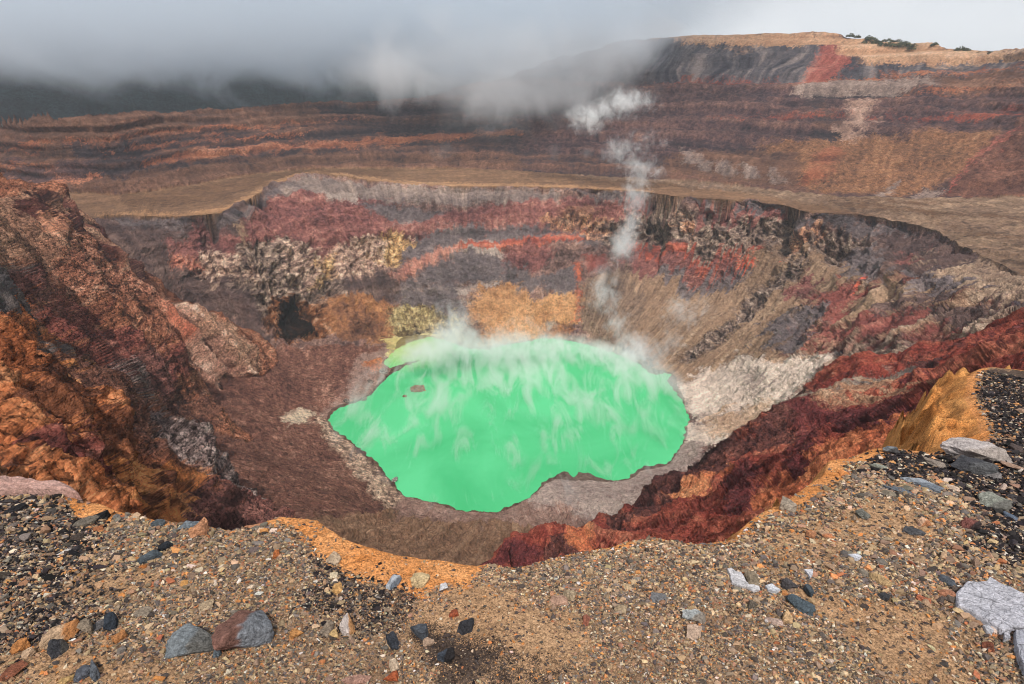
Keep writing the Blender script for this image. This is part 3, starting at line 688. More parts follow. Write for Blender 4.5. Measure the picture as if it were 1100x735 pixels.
# polar frame about the lake: gullies run down towards it
lx, ly = 0.0, 285.0
ang = np.arctan2(MX - lx, MY - ly); rad = np.hypot(MX - lx, MY - ly)
S = ang * 300.0
flat = lambda a: a.ravel()
fx_, fy_, fz_ = flat(MX), flat(MY), flat(MZ); fr = flat(MRr)
wob = perlin3(fx_ / 60, fy_ / 60, 0 * fx_ + 3.3) * 9
run1 = perlin3((flat(S) + wob) / 14.0, flat(rad) / 150.0, fz_ / 400)
run2 = perlin3((flat(S) + wob * 1.4) / 5.0, flat(rad) / 70.0, fz_ / 300 + 5)
run3 = perlin3((flat(S) + wob * 1.6) / 2.2, flat(rad) / 40.0, fz_ / 300 + 9)
gul = -(np.abs(run1) * -1.6 + .4) * 2.0 - (np.abs(run2) * -1.4 + .3) * .9

run4 = perlin3((flat(S) + wob * 1.6) / 1.3, flat(rad) / 30.0, fz_ / 300 + 19)
# scree runs down over its neighbours: the map is also read a little way up the slope
kk = (LAY == 0) * .26 + (LAY == 2) * .12 + (LAY == 3) * .35 + (LAY == 4) * .35
kk *= 1 + 3.2 * (MX > 95) * (LAY == 0)
kk *= np.where(LAY == 0, np.clip((MZ - 2) / 14, 0, 1), 1)
slide = ((run1 * .8 + run2 * .8 + run3 * .35) * 12).reshape(NC, NR) * kk
ux, uy = (MX - lx) / (rad + 1e-6), (MY - ly) / (rad + 1e-6)
sdx, sdy = ux * slide, uy * slide
dth_i = np.gradient(cth)[:, None]; dlr_j = np.maximum(np.gradient(MLR, axis=1), 2e-5)
SI = (sdx * np.cos(MTH) - sdy * np.sin(MTH)) / MRr / dth_i
SJ = np.clip((sdx * np.sin(MTH) + sdy * np.cos(MTH)) / MRr / dlr_j, -26, 26)
# every border is frayed: two more readings of the same map, pulled about by coarser noise
def frayed(amp, cell, s1):
    u = grid_noise((NC, NR), cell * PXS, s1, 5, .7) * amp * PXS; v_ = grid_noise((NC, NR), cell * PXS, s1 + 1, 5, .7) * amp * PXS
    i = np.clip(II + u + SI + jr * 1.5, 0, NC - 1).astype(int); j = np.clip(JJ + v_ + SJ + jr2 * 1.5, 0, NR - 1).astype(int)
    return np.where(LAY[i, j] == LAY, KID[i, j], KID)
KID1 = frayed(0.01, 20, 51)
KID2 = frayed(22, 26, 21); KID3 = frayed(40, 50, 31)
mixn = grid_noise((NC, NR), 22 * PXS, 41, 5, .75)
mixm = grid_noise((NC, NR), 40 * PXS, 43, 5, .75)
KID = KID1
ROUGH = np.array([KINDS_OF_ROCK[k][1] for k in KN], np.float32)[KID]
def blur(a, n):
    for ax in (0, 1):
        pad = [(0, 0), (0, 0)]; pad[ax] = (n + 1, n)
        c = np.cumsum(np.pad(a, pad, mode='edge'), axis=ax, dtype=np.float64)
        a = ((c[2 * n + 1:] - c[:-2 * n - 1]) if ax == 0 else (c[:, 2 * n + 1:] - c[:, :-2 * n - 1])) / (2 * n + 1)
    return a.astype(np.float32)
ROUGH = blur(ROUGH, 4)
# quieten the water's edge and the terrace
edge = np.clip((np.abs(MZ) - 0.3) / 7.0, 0.05, 1) if True else 1
AMP = ROUGH * np.where(LAY <= 0, edge, 1.0)

dX = np.gradient(MX, axis=0), np.gradient(MX, axis=1)
dY = np.gradient(MY, axis=0), np.gradient(MY, axis=1)
dZ = np.gradient(MZ, axis=0), np.gradient(MZ, axis=1)
nx = dY[1] * dZ[0] - dZ[1] * dY[0]; ny = dZ[1] * dX[0] - dX[1] * dZ[0]; nz = dX[1] * dY[0] - dY[1] * dX[0]
ln = np.sqrt(nx * nx + ny * ny + nz * nz) + 1e-12
sg = np.where(nz < 0, -1, 1); nx, ny, nz = nx / ln * sg, ny / ln * sg, nz / ln * sg
nx, ny, nz = blur(nx, 3), blur(ny, 3), blur(nz, 3)

disp = np.zeros(fx_.shape, np.float32)
fine = np.zeros(fx_.shape, np.float32)
layf = flat(LAY)
big = np.array([1.1, .0, .35, 1.35, .35])[layf]; mid_ = np.array([2.1, 1, .9, 1.1, .8])[layf]
for lam_, amp, ridged in [(90, 6.0, 1), (45, 4.6, 1), (22, 3.0, 1), (11, 2.0, 1), (5.5, 1.25, 1), (2.7, .9, 1), (1.35, .5, 1), (.7, .3, 0), (.35, .16, 0)]:
    k = np.clip(lam_ / (fr * 0.0016 * 2.2) - 1, 0, 1)
    near = np.clip(fr / (lam_ * 2.0), 0, 1)
    sel = np.nonzero(k > 0)[0]
    n = perlin3(fx_[sel] / lam_ + lam_, fy_[sel] / lam_ - lam_, fz_[sel] / lam_ * 0.8)
    if ridged: n = 0.24 - 1.6 * np.abs(n)
    disp[sel] += (n * amp * near[sel] * k[sel] * (big[sel] if lam_ > 20 else mid_[sel])).astype(np.float32)
    if lam_ < 12: fine[sel] += n * k[sel] * .5
# gullies and rills
kr = np.array([KINDS_OF_ROCK[k][2][1] for k in KN], np.float32)[flat(KID)]
run0 = perlin3((flat(S) + wob * 2) / 34.0, flat(rad) / 170.0, fz_ / 500 + 2)
gul0 = (.30 - 1.1 * np.abs(run0)) * np.array([4.0, 0, 3.0, 15.0, 5.0], np.float32)[layf] * np.clip(fr / 90, 0, 1)
disp2 = disp * flat(AMP) + gul0 * np.clip(flat(AMP), 0, 1) + gul * (1 + .9 * (layf == 0) - .55 * (layf == 2)) * kr * np.clip(flat(AMP) * 3, 0, 1) * .8
# beds stand out as ledges on the outer wall and high on the inner one
strat = perlin3(fx_ / 300, fz_ / 7.0 + perlin3(fx_ / 90, fy_ / 90, fz_ * 0) * .8, fy_ / 300)
strat2 = perlin3(fx_ / 200 + 7, fz_ / 2.6 + perlin3(fx_ / 60, fy_ / 60, fz_ * 0) * .8, fy_ / 200)
disp2 += np.where(layf == 2, np.clip(strat * 3, -1, 1) * 2.0, np.where((layf == 0) & (fz_ > 60), np.clip(strat * 3, -1, 1) * 1.2, 0)) * (flat(ROUGH) > .2)
D = disp2.reshape(MZ.shape)
# the cave under the left wall
cvx, cvy, cvz = at_z(318, 342, 30)
cv = np.exp(-(((MX - cvx) / 9) ** 2 + ((MZ - cvz - 2) / 9) ** 2 + ((MY - cvy) / 40) ** 2))
D = D - cv * 16 * (LAY == 0)
PX_, PY_, PZ_ = MX + nx * D, MY + ny * D, MZ + nz * D
# keep the lake bed below and the shore above the water
lake_poly = [(p[0], p[1]) for p in sh]
inl = np.zeros(MX.shape, bool); bb = (np.abs(MX) < 140) & (MY > 180) & (MY < 430) & (LAY == 0)
sx = perlin3(MX[bb] / 4, MY[bb] / 4, 0 * MX[bb]) * 1.6; sy = perlin3(MX[bb] / 4, MY[bb] / 4, 0 * MX[bb] + 8) * 1.6
inl[bb] = inside(lake_poly, MX[bb] + sx, MY[bb] + sy)
PZ_ = np.where(bb & inl, np.minimum(PZ_, -0.5), np.where(bb & (PZ_ < 0.35), 0.35 + (PZ_ - .35) * .02, PZ_))
WET = bb & ~inl & (PZ_ < .5) & (LAY == 0)
print('T displaced', time.time() - T00)

# colours
blot = fbm3(fx_ / 34, fy_ / 34, fz_ / 22, 5, .62)
rnd = rng.normal(size=fx_.shape).astype(np.float32)
WT = np.array([KINDS_OF_ROCK[k][2] for k in KN], np.float32)[flat(KID)]
fv = np.clip(fine, -1.6, 1.6)
hi = perlin3(fx_ / fr * 160, fy_ / fr * 160, fz_ / fr * 160)            # crumbs, their size grows with distance
hi2 = perlin3(fx_ / 1.9, fy_ / 1.9, fz_ / 1.9) * np.clip(1.9 / (fr * .0035) - .6, 0, 1) + perlin3(fx_ / 4.1, fy_ / 4.1, fz_ / 4.1)
gain = 1.15
v = .5 + WT[:, 0] * blot * .65 + WT[:, 1] * (run1 * .22 + run2 * .30 + run3 * .22) + WT[:, 2] * (strat * .42 + strat2 * .3) \
    + WT[:, 3] * (hi2 * .26 + hi * .22 + fv * .10) + rnd * .05 * (.5 + WT[:, 3])
v = .5 + (v - .5) * gain
v = np.clip(v, 0, .9999) * 3
RAMP = np.array([[srgb(c) for c in KINDS_OF_ROCK[k][0]] for k in KN], np.float32)      # (kinds, 4, 3)
a = v.astype(int); b = (v - a)[:, None]
kf = flat(KID)
def shade(kf): return RAMP[kf, a] * (1 - b) + RAMP[kf, np.minimum(a + 1, 3)] * b
w2 = np.clip(flat(mixn) * 2.6 + .30, 0, 1)[:, None] * .75; w3 = np.clip(flat(mixm) * 2.6 - .1, 0, 1)[:, None] * .6
COL = shade(kf); COL = COL * (1 - w2) + shade(flat(KID2)) * w2; COL = COL * (1 - w3) + shade(flat(KID3)) * w3
arc = perlin3(fx_ / 260 + 5, (fr - 500) / 9.0 + wob * .2, fz_ / 30) * .5 + perlin3(fx_ / 140 + 9, (fr - 500) / 3.6 + wob * .3, fz_ / 30) * .35
COL = COL * (1 + np.where(layf == 1, arc, 0)[:, None] * .55)
# dust: wide drifts of paler and darker ash over everything
tint = fbm3(fx_ / 120 + 3, fy_ / 120, fz_ / 60, 4, .6)[:, None]
COL = COL * (1 + tint * .35)
grey = COL.mean(1, keepdims=True) * np.array([1.08, 1.0, .94], np.float32)
sat = np.array([.80, .95, .90, .80, .68], np.float32)[layf][:, None]
COL = COL * np.array([[1.95, 1.76, 1.62], [.72, .61, .52], [1.06, .94, .90], [1.82, 1.74, 1.70], [2.10, 2.10, 1.92]], np.float32)[layf]
COL = grey + (COL - grey) * sat
COL = COL.reshape(NC, NR, 3)
ALB = 0.92
COL = COL * ALB
COL[WET] *= np.array([.42, .38, .34], np.float32)          # wet rock along the water
rill_shade = np.exp(-(run2 / .035) ** 2) * .34 + np.exp(-(run3 / .05) ** 2) * .18 + np.exp(-(run1 / .02) ** 2) * .3
COL *= 1 - (rill_shade * np.clip(kr * .8, 0, 1) * (layf != 1)).reshape(NC, NR, 1)      # crevice shade along the runnels, painted into the colour as thin dark lines
GRAIN = blur(np.clip(WT[:, 3] * .85 + .05, .1, 1.2).reshape(NC, NR), 3)          # how broken the rock is, read by the shader
COL = np.concatenate([COL, GRAIN[..., None]], 2)
print('T colours', time.time() - T00)

# ------------------------------------------------------------------ materials
def mat_new(name):
    m = bpy.data.materials.new(name); m.use_nodes = True
    return m, m.node_tree, m.node_tree.nodes['Principled BSDF']

def rock_material(name, scale, bump, dist, var=.35, rough=.95, cells=.3):
    """colour from the rock map, broken into fragments of differing brightness with cracks between them"""
    m, nt, bs = mat_new(name)
    N, L = nt.nodes, nt.links
    def mth(o, a_, b_=0.0, c_=0.0):
        n = N.new("ShaderNodeMath"); n.operation = o
        for k, v_ in enumerate((a_, b_, c_)):
            if isinstance(v_, (int, float)): n.inputs[k].default_value = v_
            else: L.new(v_, n.inputs[k])
        return n.outputs[0]
    at = N.new("ShaderNodeVertexColor"); at.layer_name = "rock"
    tc = N.new("ShaderNodeTexCoord")
    n1 = N.new("ShaderNodeTexNoise"); n1.inputs["Scale"].default_value = scale; n1.inputs["Detail"].default_value = 8; n1.inputs["Roughness"].default_value = .75
    L.new(tc.outputs["Object"], n1.inputs["Vector"])
    wp = N.new("ShaderNodeVectorMath"); wp.operation = 'MULTIPLY_ADD'; wp.inputs[1].default_value = (.35 / scale,) * 3
    L.new(n1.outputs["Color"], wp.inputs[0]); L.new(tc.outputs["Object"], wp.inputs[2])
    tot = None; hgt = None
    for k, (sc_, am) in enumerate(((2.6, 1.0), (6.5, .8))):
        vo = N.new("ShaderNodeTexVoronoi"); vo.inputs["Scale"].default_value = scale * sc_; L.new(wp.outputs[0], vo.inputs["Vector"])
        sp_ = N.new("ShaderNodeSeparateColor"); L.new(vo.outputs["Color"], sp_.inputs[0])
        t_ = mth('MULTIPLY', mth('SUBTRACT', sp_.outputs[0], .5), am * 2 * cells)
        t_ = mth('SUBTRACT', t_, mth('MULTIPLY', mth('MAXIMUM', mth('SUBTRACT', vo.outputs["Distance"], .45), 0.0), 1.6 * cells))
        tot = t_ if tot is None else mth('ADD', tot, t_)
        h_ = mth('MULTIPLY', vo.outputs["Distance"], -am * .5)
        hgt = h_ if hgt is None else mth('ADD', hgt, h_)
    tot = mth('MULTIPLY', tot, at.outputs['Alpha'])
    mr = mth('MULTIPLY', mth('SUBTRACT', n1.outputs["Fac"], .5), var * 5)
    fac = mth('MAXIMUM', mth('ADD', mth('ADD', mr, tot), 1.0), .15)
    mul = N.new("ShaderNodeVectorMath"); mul.operation = 'SCALE'
    L.new(at.outputs["Color"], mul.inputs[0]); L.new(fac, mul.inputs["Scale"])
    bp = N.new("ShaderNodeBump"); bp.inputs["Strength"].default_value = bump; bp.inputs["Distance"].default_value = dist
    L.new(mth('ADD', mth('MULTIPLY', n1.outputs["Fac"], 1.6), hgt), bp.inputs["Height"]); L.new(bp.outputs[0], bs.inputs["Normal"])
    L.new(mul.outputs[0], bs.inputs["Base Color"])
    bs.inputs["Roughness"].default_value = rough
    bs.inputs["Specular IOR Level"].default_value = .15
    return m
m_rock = rock_material("volcanic_rock", .26, 1.0, 3.0, .34, .95, .30)
m_flat = rock_material("ash_flat", .16, .9, 1.6, .30, .95, .3)
m_red = rock_material("red_scoria", .8, 1.0, 1.1, .34, .95, .42)
m_cliff = rock_material("cliff_rock", .5, 1.0, 2.0, .36, .95, .50)

# ------------------------------------------------------------------ crater meshes, one per landform
idx = np.arange(NC * NR).reshape(NC, NR)
quads = np.stack([idx[:-1, :-1], idx[1:, :-1], idx[1:, 1:], idx[:-1, 1:]], -1).reshape(-1, 4)
qlay = LAY[:-1, :-1].ravel()
V = np.stack([PX_, PY_, PZ_], -1).reshape(-1, 3); Cf = COL.reshape(-1, 4)
for li, (name, label, mt) in enumerate([
    ('crater_wall', 'steep banded mauve and tan wall dropping to the green lake', m_rock),
    ('crater_terrace', 'flat brown ash terrace between the two crater walls', m_flat),
    ('outer_crater_wall', 'high layered outer crater wall under the clouds', m_rock),
    ('orange_cliff', 'rust and orange cliff falling to the crater floor', m_cliff),
    ('red_slope', 'dark red scoria slope above the pale shore', m_red)]):
    qs = quads[qlay == li]
    used, inv = np.unique(qs, return_inverse=True)
    ob = new_mesh(name, V[used], inv.reshape(qs.shape), mt, Cf[used])
    tag(ob, kind='structure')
print('T crater built', time.time() - T00)
# ------------------------------------------------------------------ the lake
m_lake, nt, bs = mat_new("lake_water")
N, L = nt.nodes, nt.links
tc = N.new("ShaderNodeTexCoord")
n1 = N.new("ShaderNodeTexNoise"); n1.inputs["Scale"].default_value = .014; n1.inputs["Detail"].default_value = 7; n1.inputs["Roughness"].default_value = .6; n1.inputs["Distortion"].default_value = 1.2
cr = N.new("ShaderNodeValToRGB")
cr.color_ramp.elements[0].position = .35; cr.color_ramp.elements[0].color = (.038, .37, .135, 1)
cr.color_ramp.elements[1].position = .65; cr.color_ramp.elements[1].color = (.078, .475, .20, 1)
L.new(tc.outputs["Object"], n1.inputs["Vector"]); L.new(n1.outputs["Fac"], cr.inputs["Fac"]); ysx, ysy, _ = at_z(438, 374, 0)
yd = N.new("ShaderNodeVectorMath"); yd.operation = 'DISTANCE'; yd.inputs[1].default_value = (ysx, ysy, 0)
yr = N.new("ShaderNodeMapRange"); yr.inputs[1].default_value = 10; yr.inputs[2].default_value = 42; yr.inputs[3].default_value = .85; yr.inputs[4].default_value = 0
ym = N.new("ShaderNodeMixRGB"); ym.inputs[2].default_value = (.36, .46, .14, 1)      # sulphur-yellow shallows
L.new(tc.outputs["Object"], yd.inputs[0]); L.new(yd.outputs["Value"], yr.inputs[0]); L.new(yr.outputs[0], ym.inputs["Fac"]); L.new(cr.outputs[0], ym.inputs[1])
L.new(ym.outputs[0], bs.inputs["Base Color"])
n2 = N.new("ShaderNodeTexNoise"); n2.inputs["Scale"].default_value = .9; n2.inputs["Detail"].default_value = 4
bp = N.new("ShaderNodeBump"); bp.inputs["Strength"].default_value = .15; bp.inputs["Distance"].default_value = .2
L.new(tc.outputs["Object"], n2.inputs["Vector"]); L.new(n2.outputs["Fac"], bp.inputs["Height"]); L.new(bp.outputs[0], bs.inputs["Normal"])
bs.inputs["Roughness"].default_value = .35
bs.inputs["Specular IOR Level"].default_value = .2
lk = new_mesh('lake', [(-170, 170, 0), (170, 170, 0), (170, 440, 0), (-170, 440, 0)], [[0, 1, 2, 3]], m_lake)
tag(lk, kind='structure')

# ------------------------------------------------------------------ the near rim we stand on
FSLOPE = .2; EYE = 2.2
def plane_z(x, y): return H - EYE - FSLOPE * y
def at_plane(px, py):
    x, y, w_ = ray(px, py); t = EYE / (-w_ - FSLOPE * y)
    return x * t, y * t, H + w_ * t
EDGE = [(-60,516),(0,517),(60,522),(84,536),(110,540),(135,548),(168,556),(215,560),(235,566),(249,568),(276,562),(300,556),(323,556),(340,559),(355,568),(370,578),(400,588),(432,597),(470,601),(512,606),(526,603),(557,606),
 (580,599),(610,590),(640,583),(668,578),(700,572),(735,577),(760,579),(790,577),(797,566),(812,552),(831,541),(851,531),(866,518),(885,508),(892,492),(915,488),(934,480),(952,477),(975,480),(1000,484),(1026,485),(1050,482),(1062,470),(1058,450),(1050,436),(1044,420),(1046,402),(1052,395),(1064,392),(1100,395),(1180,398)]
E3 = [at_plane(*p)[:2] for p in EDGE]
far_poly = E3 + [(E3[-1][0] + 3, E3[-1][1] + 3.0), (30, 2), (30, -20), (-30, -20), (-30, 2), (E3[0][0] - 3, E3[0][1])]
A_ = np.array(far_poly)
def edge_dist(x, y):
    """signed distance to the lip, positive outside"""
    d = np.full(x.shape, 1e9)
    for k in range(len(E3) - 1):
        ax, ay = E3[k]; bx, by = E3[k + 1]
        vx, vy = bx - ax, by - ay; L2 = vx * vx + vy * vy + 1e-12
        t = np.clip(((x - ax) * vx + (y - ay) * vy) / L2, 0, 1)
        d = np.minimum(d, (x - ax - t * vx) ** 2 + (y - ay - t * vy) ** 2)
    d = np.sqrt(d)
    return np.where(inside(far_poly, x, y), -d, d)
FNC, FNR = (700, 420) if QUICK else (1500, 760)
fth = np.linspace(-math.radians(74), math.radians(74), FNC)
fl2 = np.linspace(math.log(.7), math.log(26.0), 900)
def fground(x, y, detail=True):
    d = edge_dist(x, y)
    o = np.maximum(d, 0)
    z = plane_z(x, y) + .05 * perlin3(x / 1.3, y / 1.3, 0 * x) + .02 * perlin3(x / .5, y / .5, 0 * x + 2)
    z = z - .05 * np.exp(-np.maximum(-d, 0) / .10) * .6
    stp = np.interp(np.arctan2(x, y), [math.radians(36.5), math.radians(41)], [2.4, .85])
    z = z - (o * stp + .26 * np.minimum(o, 6) ** 2 + np.maximum(o - 6, 0) * 2)
    if detail:
        k = np.clip(o / .5, 0, 1)
        z = z + k * (1.0 * (0.3 - 1.5 * np.abs(perlin3(x / 1.1, y / 1.1, z / 1.4))) + .5 * (.3 - 1.5 * np.abs(perlin3(x / .5, y / .5, z / .6))) + .12 * (0.5 - 1.5 * np.abs(perlin3(x / .3, y / .3, z / .5)))) + k * .04 * perlin3(x / .1, y / .1, z / .1)
        z = z + .006 * perlin3(x / .05, y / .05, 0 * x) + .012 * perlin3(x / .16, y / .16, 0 * x)
    return z, d
A2, B2 = np.meshgrid(fth, fl2, indexing='ij')
x_, y_ = np.exp(B2) * np.sin(A2), np.exp(B2) * np.cos(A2)
zc, _ = fground(x_, y_, False)
qf = np.arctan((zc - H) / np.exp(B2)); vis = np.maximum.accumulate(qf, axis=1)
wg = np.where(qf[:, 1:] >= vis[:, 1:] - .004, np.abs(np.diff(qf, axis=1)), np.abs(np.diff(qf, axis=1)) * .1) + np.diff(B2, axis=1) * .05
wg = np.apply_along_axis(lambda c: np.convolve(np.pad(c, 12, mode='edge'), ker, 'valid'), 0, wg)
cm = np.concatenate([np.zeros((FNC, 1)), np.cumsum(wg, axis=1)], axis=1); cm /= cm[:, -1:]
FLR = np.stack([np.interp(np.linspace(0, 1, FNR), cm[i], fl2) for i in range(FNC)])
FTH = np.repeat(fth[:, None], FNR, 1)
gx, gy = np.exp(FLR) * np.sin(FTH), np.exp(FLR) * np.cos(FTH)
gz, gd = fground(gx, gy)

def fpoly(pts): return [at_plane(*p)[:2] for p in pts]
SANDY = [fpoly(p) for p in [
  [(470,640),(520,618),(560,640),(600,650),(640,700),(700,735),(480,740),(420,700),(440,660),(400,640)],
  [(860,560),(920,540),(1000,545),(1010,580),(900,590),(860,640),(960,640),(1030,670),(1060,740),(960,740),(930,690),(860,660),(830,600)],
  [(60,700),(130,690),(190,700),(200,745),(0,745),(0,690)],
  [(80,610),(130,600),(170,630),(120,660),(80,640)],[(180,590),(240,590),(230,610),(180,610)]]]
BLACK = [fpoly(p) for p in [
  [(900,480),(940,476),(1000,486),(1040,480),(1070,470),(1052,430),(1048,396),(1130,394),(1130,560),(1060,545),(1000,512),(930,508)],
  [(-20,532),(80,540),(120,570),(110,620),(60,700),(-20,690)],
  [(440,680),(480,668),(520,690),(560,710),(620,720),(600,745),(520,735),(450,720)],
  [(340,590),(430,610),(440,660),(380,690),(330,640)],
  [(1050,520),(1130,520),(1130,620),(1050,600)]]]
n_a = fbm3(gx / .35, gy / .35, 0 * gx, 5, .6); n_b = fbm3(gx / .06, gy / .06, 0 * gx + 4, 3, .6)
def fray(x, y, s=1.0):
    return (x + s * (.16 * perlin3(x / .4, y / .4, 0 * x + 1) + .14 * perlin3(x / .09, y / .09, 0 * x + 2) + rng.normal(size=x.shape) * .05),
            y + s * (.16 * perlin3(x / .4, y / .4, 0 * x + 6) + .14 * perlin3(x / .09, y / .09, 0 * x + 7) + rng.normal(size=x.shape) * .05))
wx, wy = fray(gx, gy)
sand = np.zeros(gx.shape); blk = np.zeros(gx.shape)
for P in SANDY: sand[inside(P, wx, wy)] = 1
for P in BLACK: blk[inside(P, wx, wy) & ((P is BLACK[0]) | (P is BLACK[4]) | (fbm3(wx / .3, wy / .3, 0 * wx + 30, 2) > -.08))] = 1
def mixc(c0, c1, t): t = np.clip(t, 0, 1)[..., None]; return srgb(c0) * (1 - t) + srgb(c1) * t
gc = mixc((112,88,70), (172,138,108), n_a * .9 + .5 + n_b * .5)
gs = mixc((160,124,92), (196,158,122), n_a * .8 + .5 + n_b * .4)
gb = mixc((58,48,44), (104,86,74), n_a + .5 + n_b * .5)
gc = np.where(sand[..., None] > 0, gs, gc); gc = np.where(blk[..., None] > 0, gb, gc)
# the lip: orange ash outside the gravel; how wide the band is differs along the rim
lipw = np.interp(np.arctan2(gx, gy), [math.atan2(*at_plane(px, 560)[:2]) for px in (0,78,84,120,140,260,300,360,450,505,520,600,650,780,830,870,930,1000,1060,1100)],
                 [.0,.0,.26,.18,.04,.05,.16,.30,.34,.22,.01,.01,.04,.04,.12,.18,.18,.06,.06,.04])
GRAVEL_EDGE = lipw
pb = perlin3(gx / .25, gy / .25, 0 * gx + 11) * .08 + perlin3(gx / .07, gy / .07, 0 * gx + 12) * .05 + rng.normal(size=gx.shape) * .01
lip = (gd + pb) > -lipw
go = mixc((204,128,66), (228,164,108), n_a * .9 + .5 + n_b * .35)
go = np.where((gd > .05)[..., None], mixc((168,100,48), (222,160,96), n_a * 1.3 + .55 + n_b * .3), go)
crk = np.exp(-(perlin3(gx / .55, gy / .55, gz / .5) / .03) ** 2) * .5 + np.exp(-(perlin3(gx / .2, gy / .2, gz / .2 + 5) / .05) ** 2) * .3
go = go * (1 - crk * (gd > .12))[..., None]
gc = np.where(lip[..., None], go, gc) * ALB
m_ground = rock_material("gravel_ground", 34.0, .8, .012, .30, .95, .34)
fi = np.arange(FNC * FNR).reshape(FNC, FNR)
fq = np.stack([fi[:-1, :-1], fi[1:, :-1], fi[1:, 1:], fi[:-1, 1:]], -1).reshape(-1, 4)
gr = new_mesh('ground', np.stack([gx, gy, gz], -1).reshape(-1, 3), fq, m_ground, gc.reshape(-1, 3))
tag(gr, kind='structure')
print('T ground', time.time() - T00)
# ------------------------------------------------------------------ loose stones
def hull(n, seed, flatz=.7, cub=.35):
    r = np.random.default_rng(seed); bm = bmesh.new()
    for _ in range(n):
        p = r.normal(size=3); p /= np.linalg.norm(p)
        p = p * (1 - cub) + np.clip(p * 1.6, -.8, .8) * cub
        bm.verts.new(Vector(p * np.array([1, .8, flatz])) * float(r.uniform(.8, 1)))
    res = bmesh.ops.convex_hull(bm, input=bm.verts)
    bmesh.ops.delete(bm, geom=[g for g in bm.verts if not g.link_faces], context='VERTS')
    bmesh.ops.triangulate(bm, faces=bm.faces)
    bm.verts.index_update()
    v = np.array([x.co[:] for x in bm.verts]); f = np.array([[x.index for x in g.verts] for g in bm.faces]); bm.free()
    return v, f

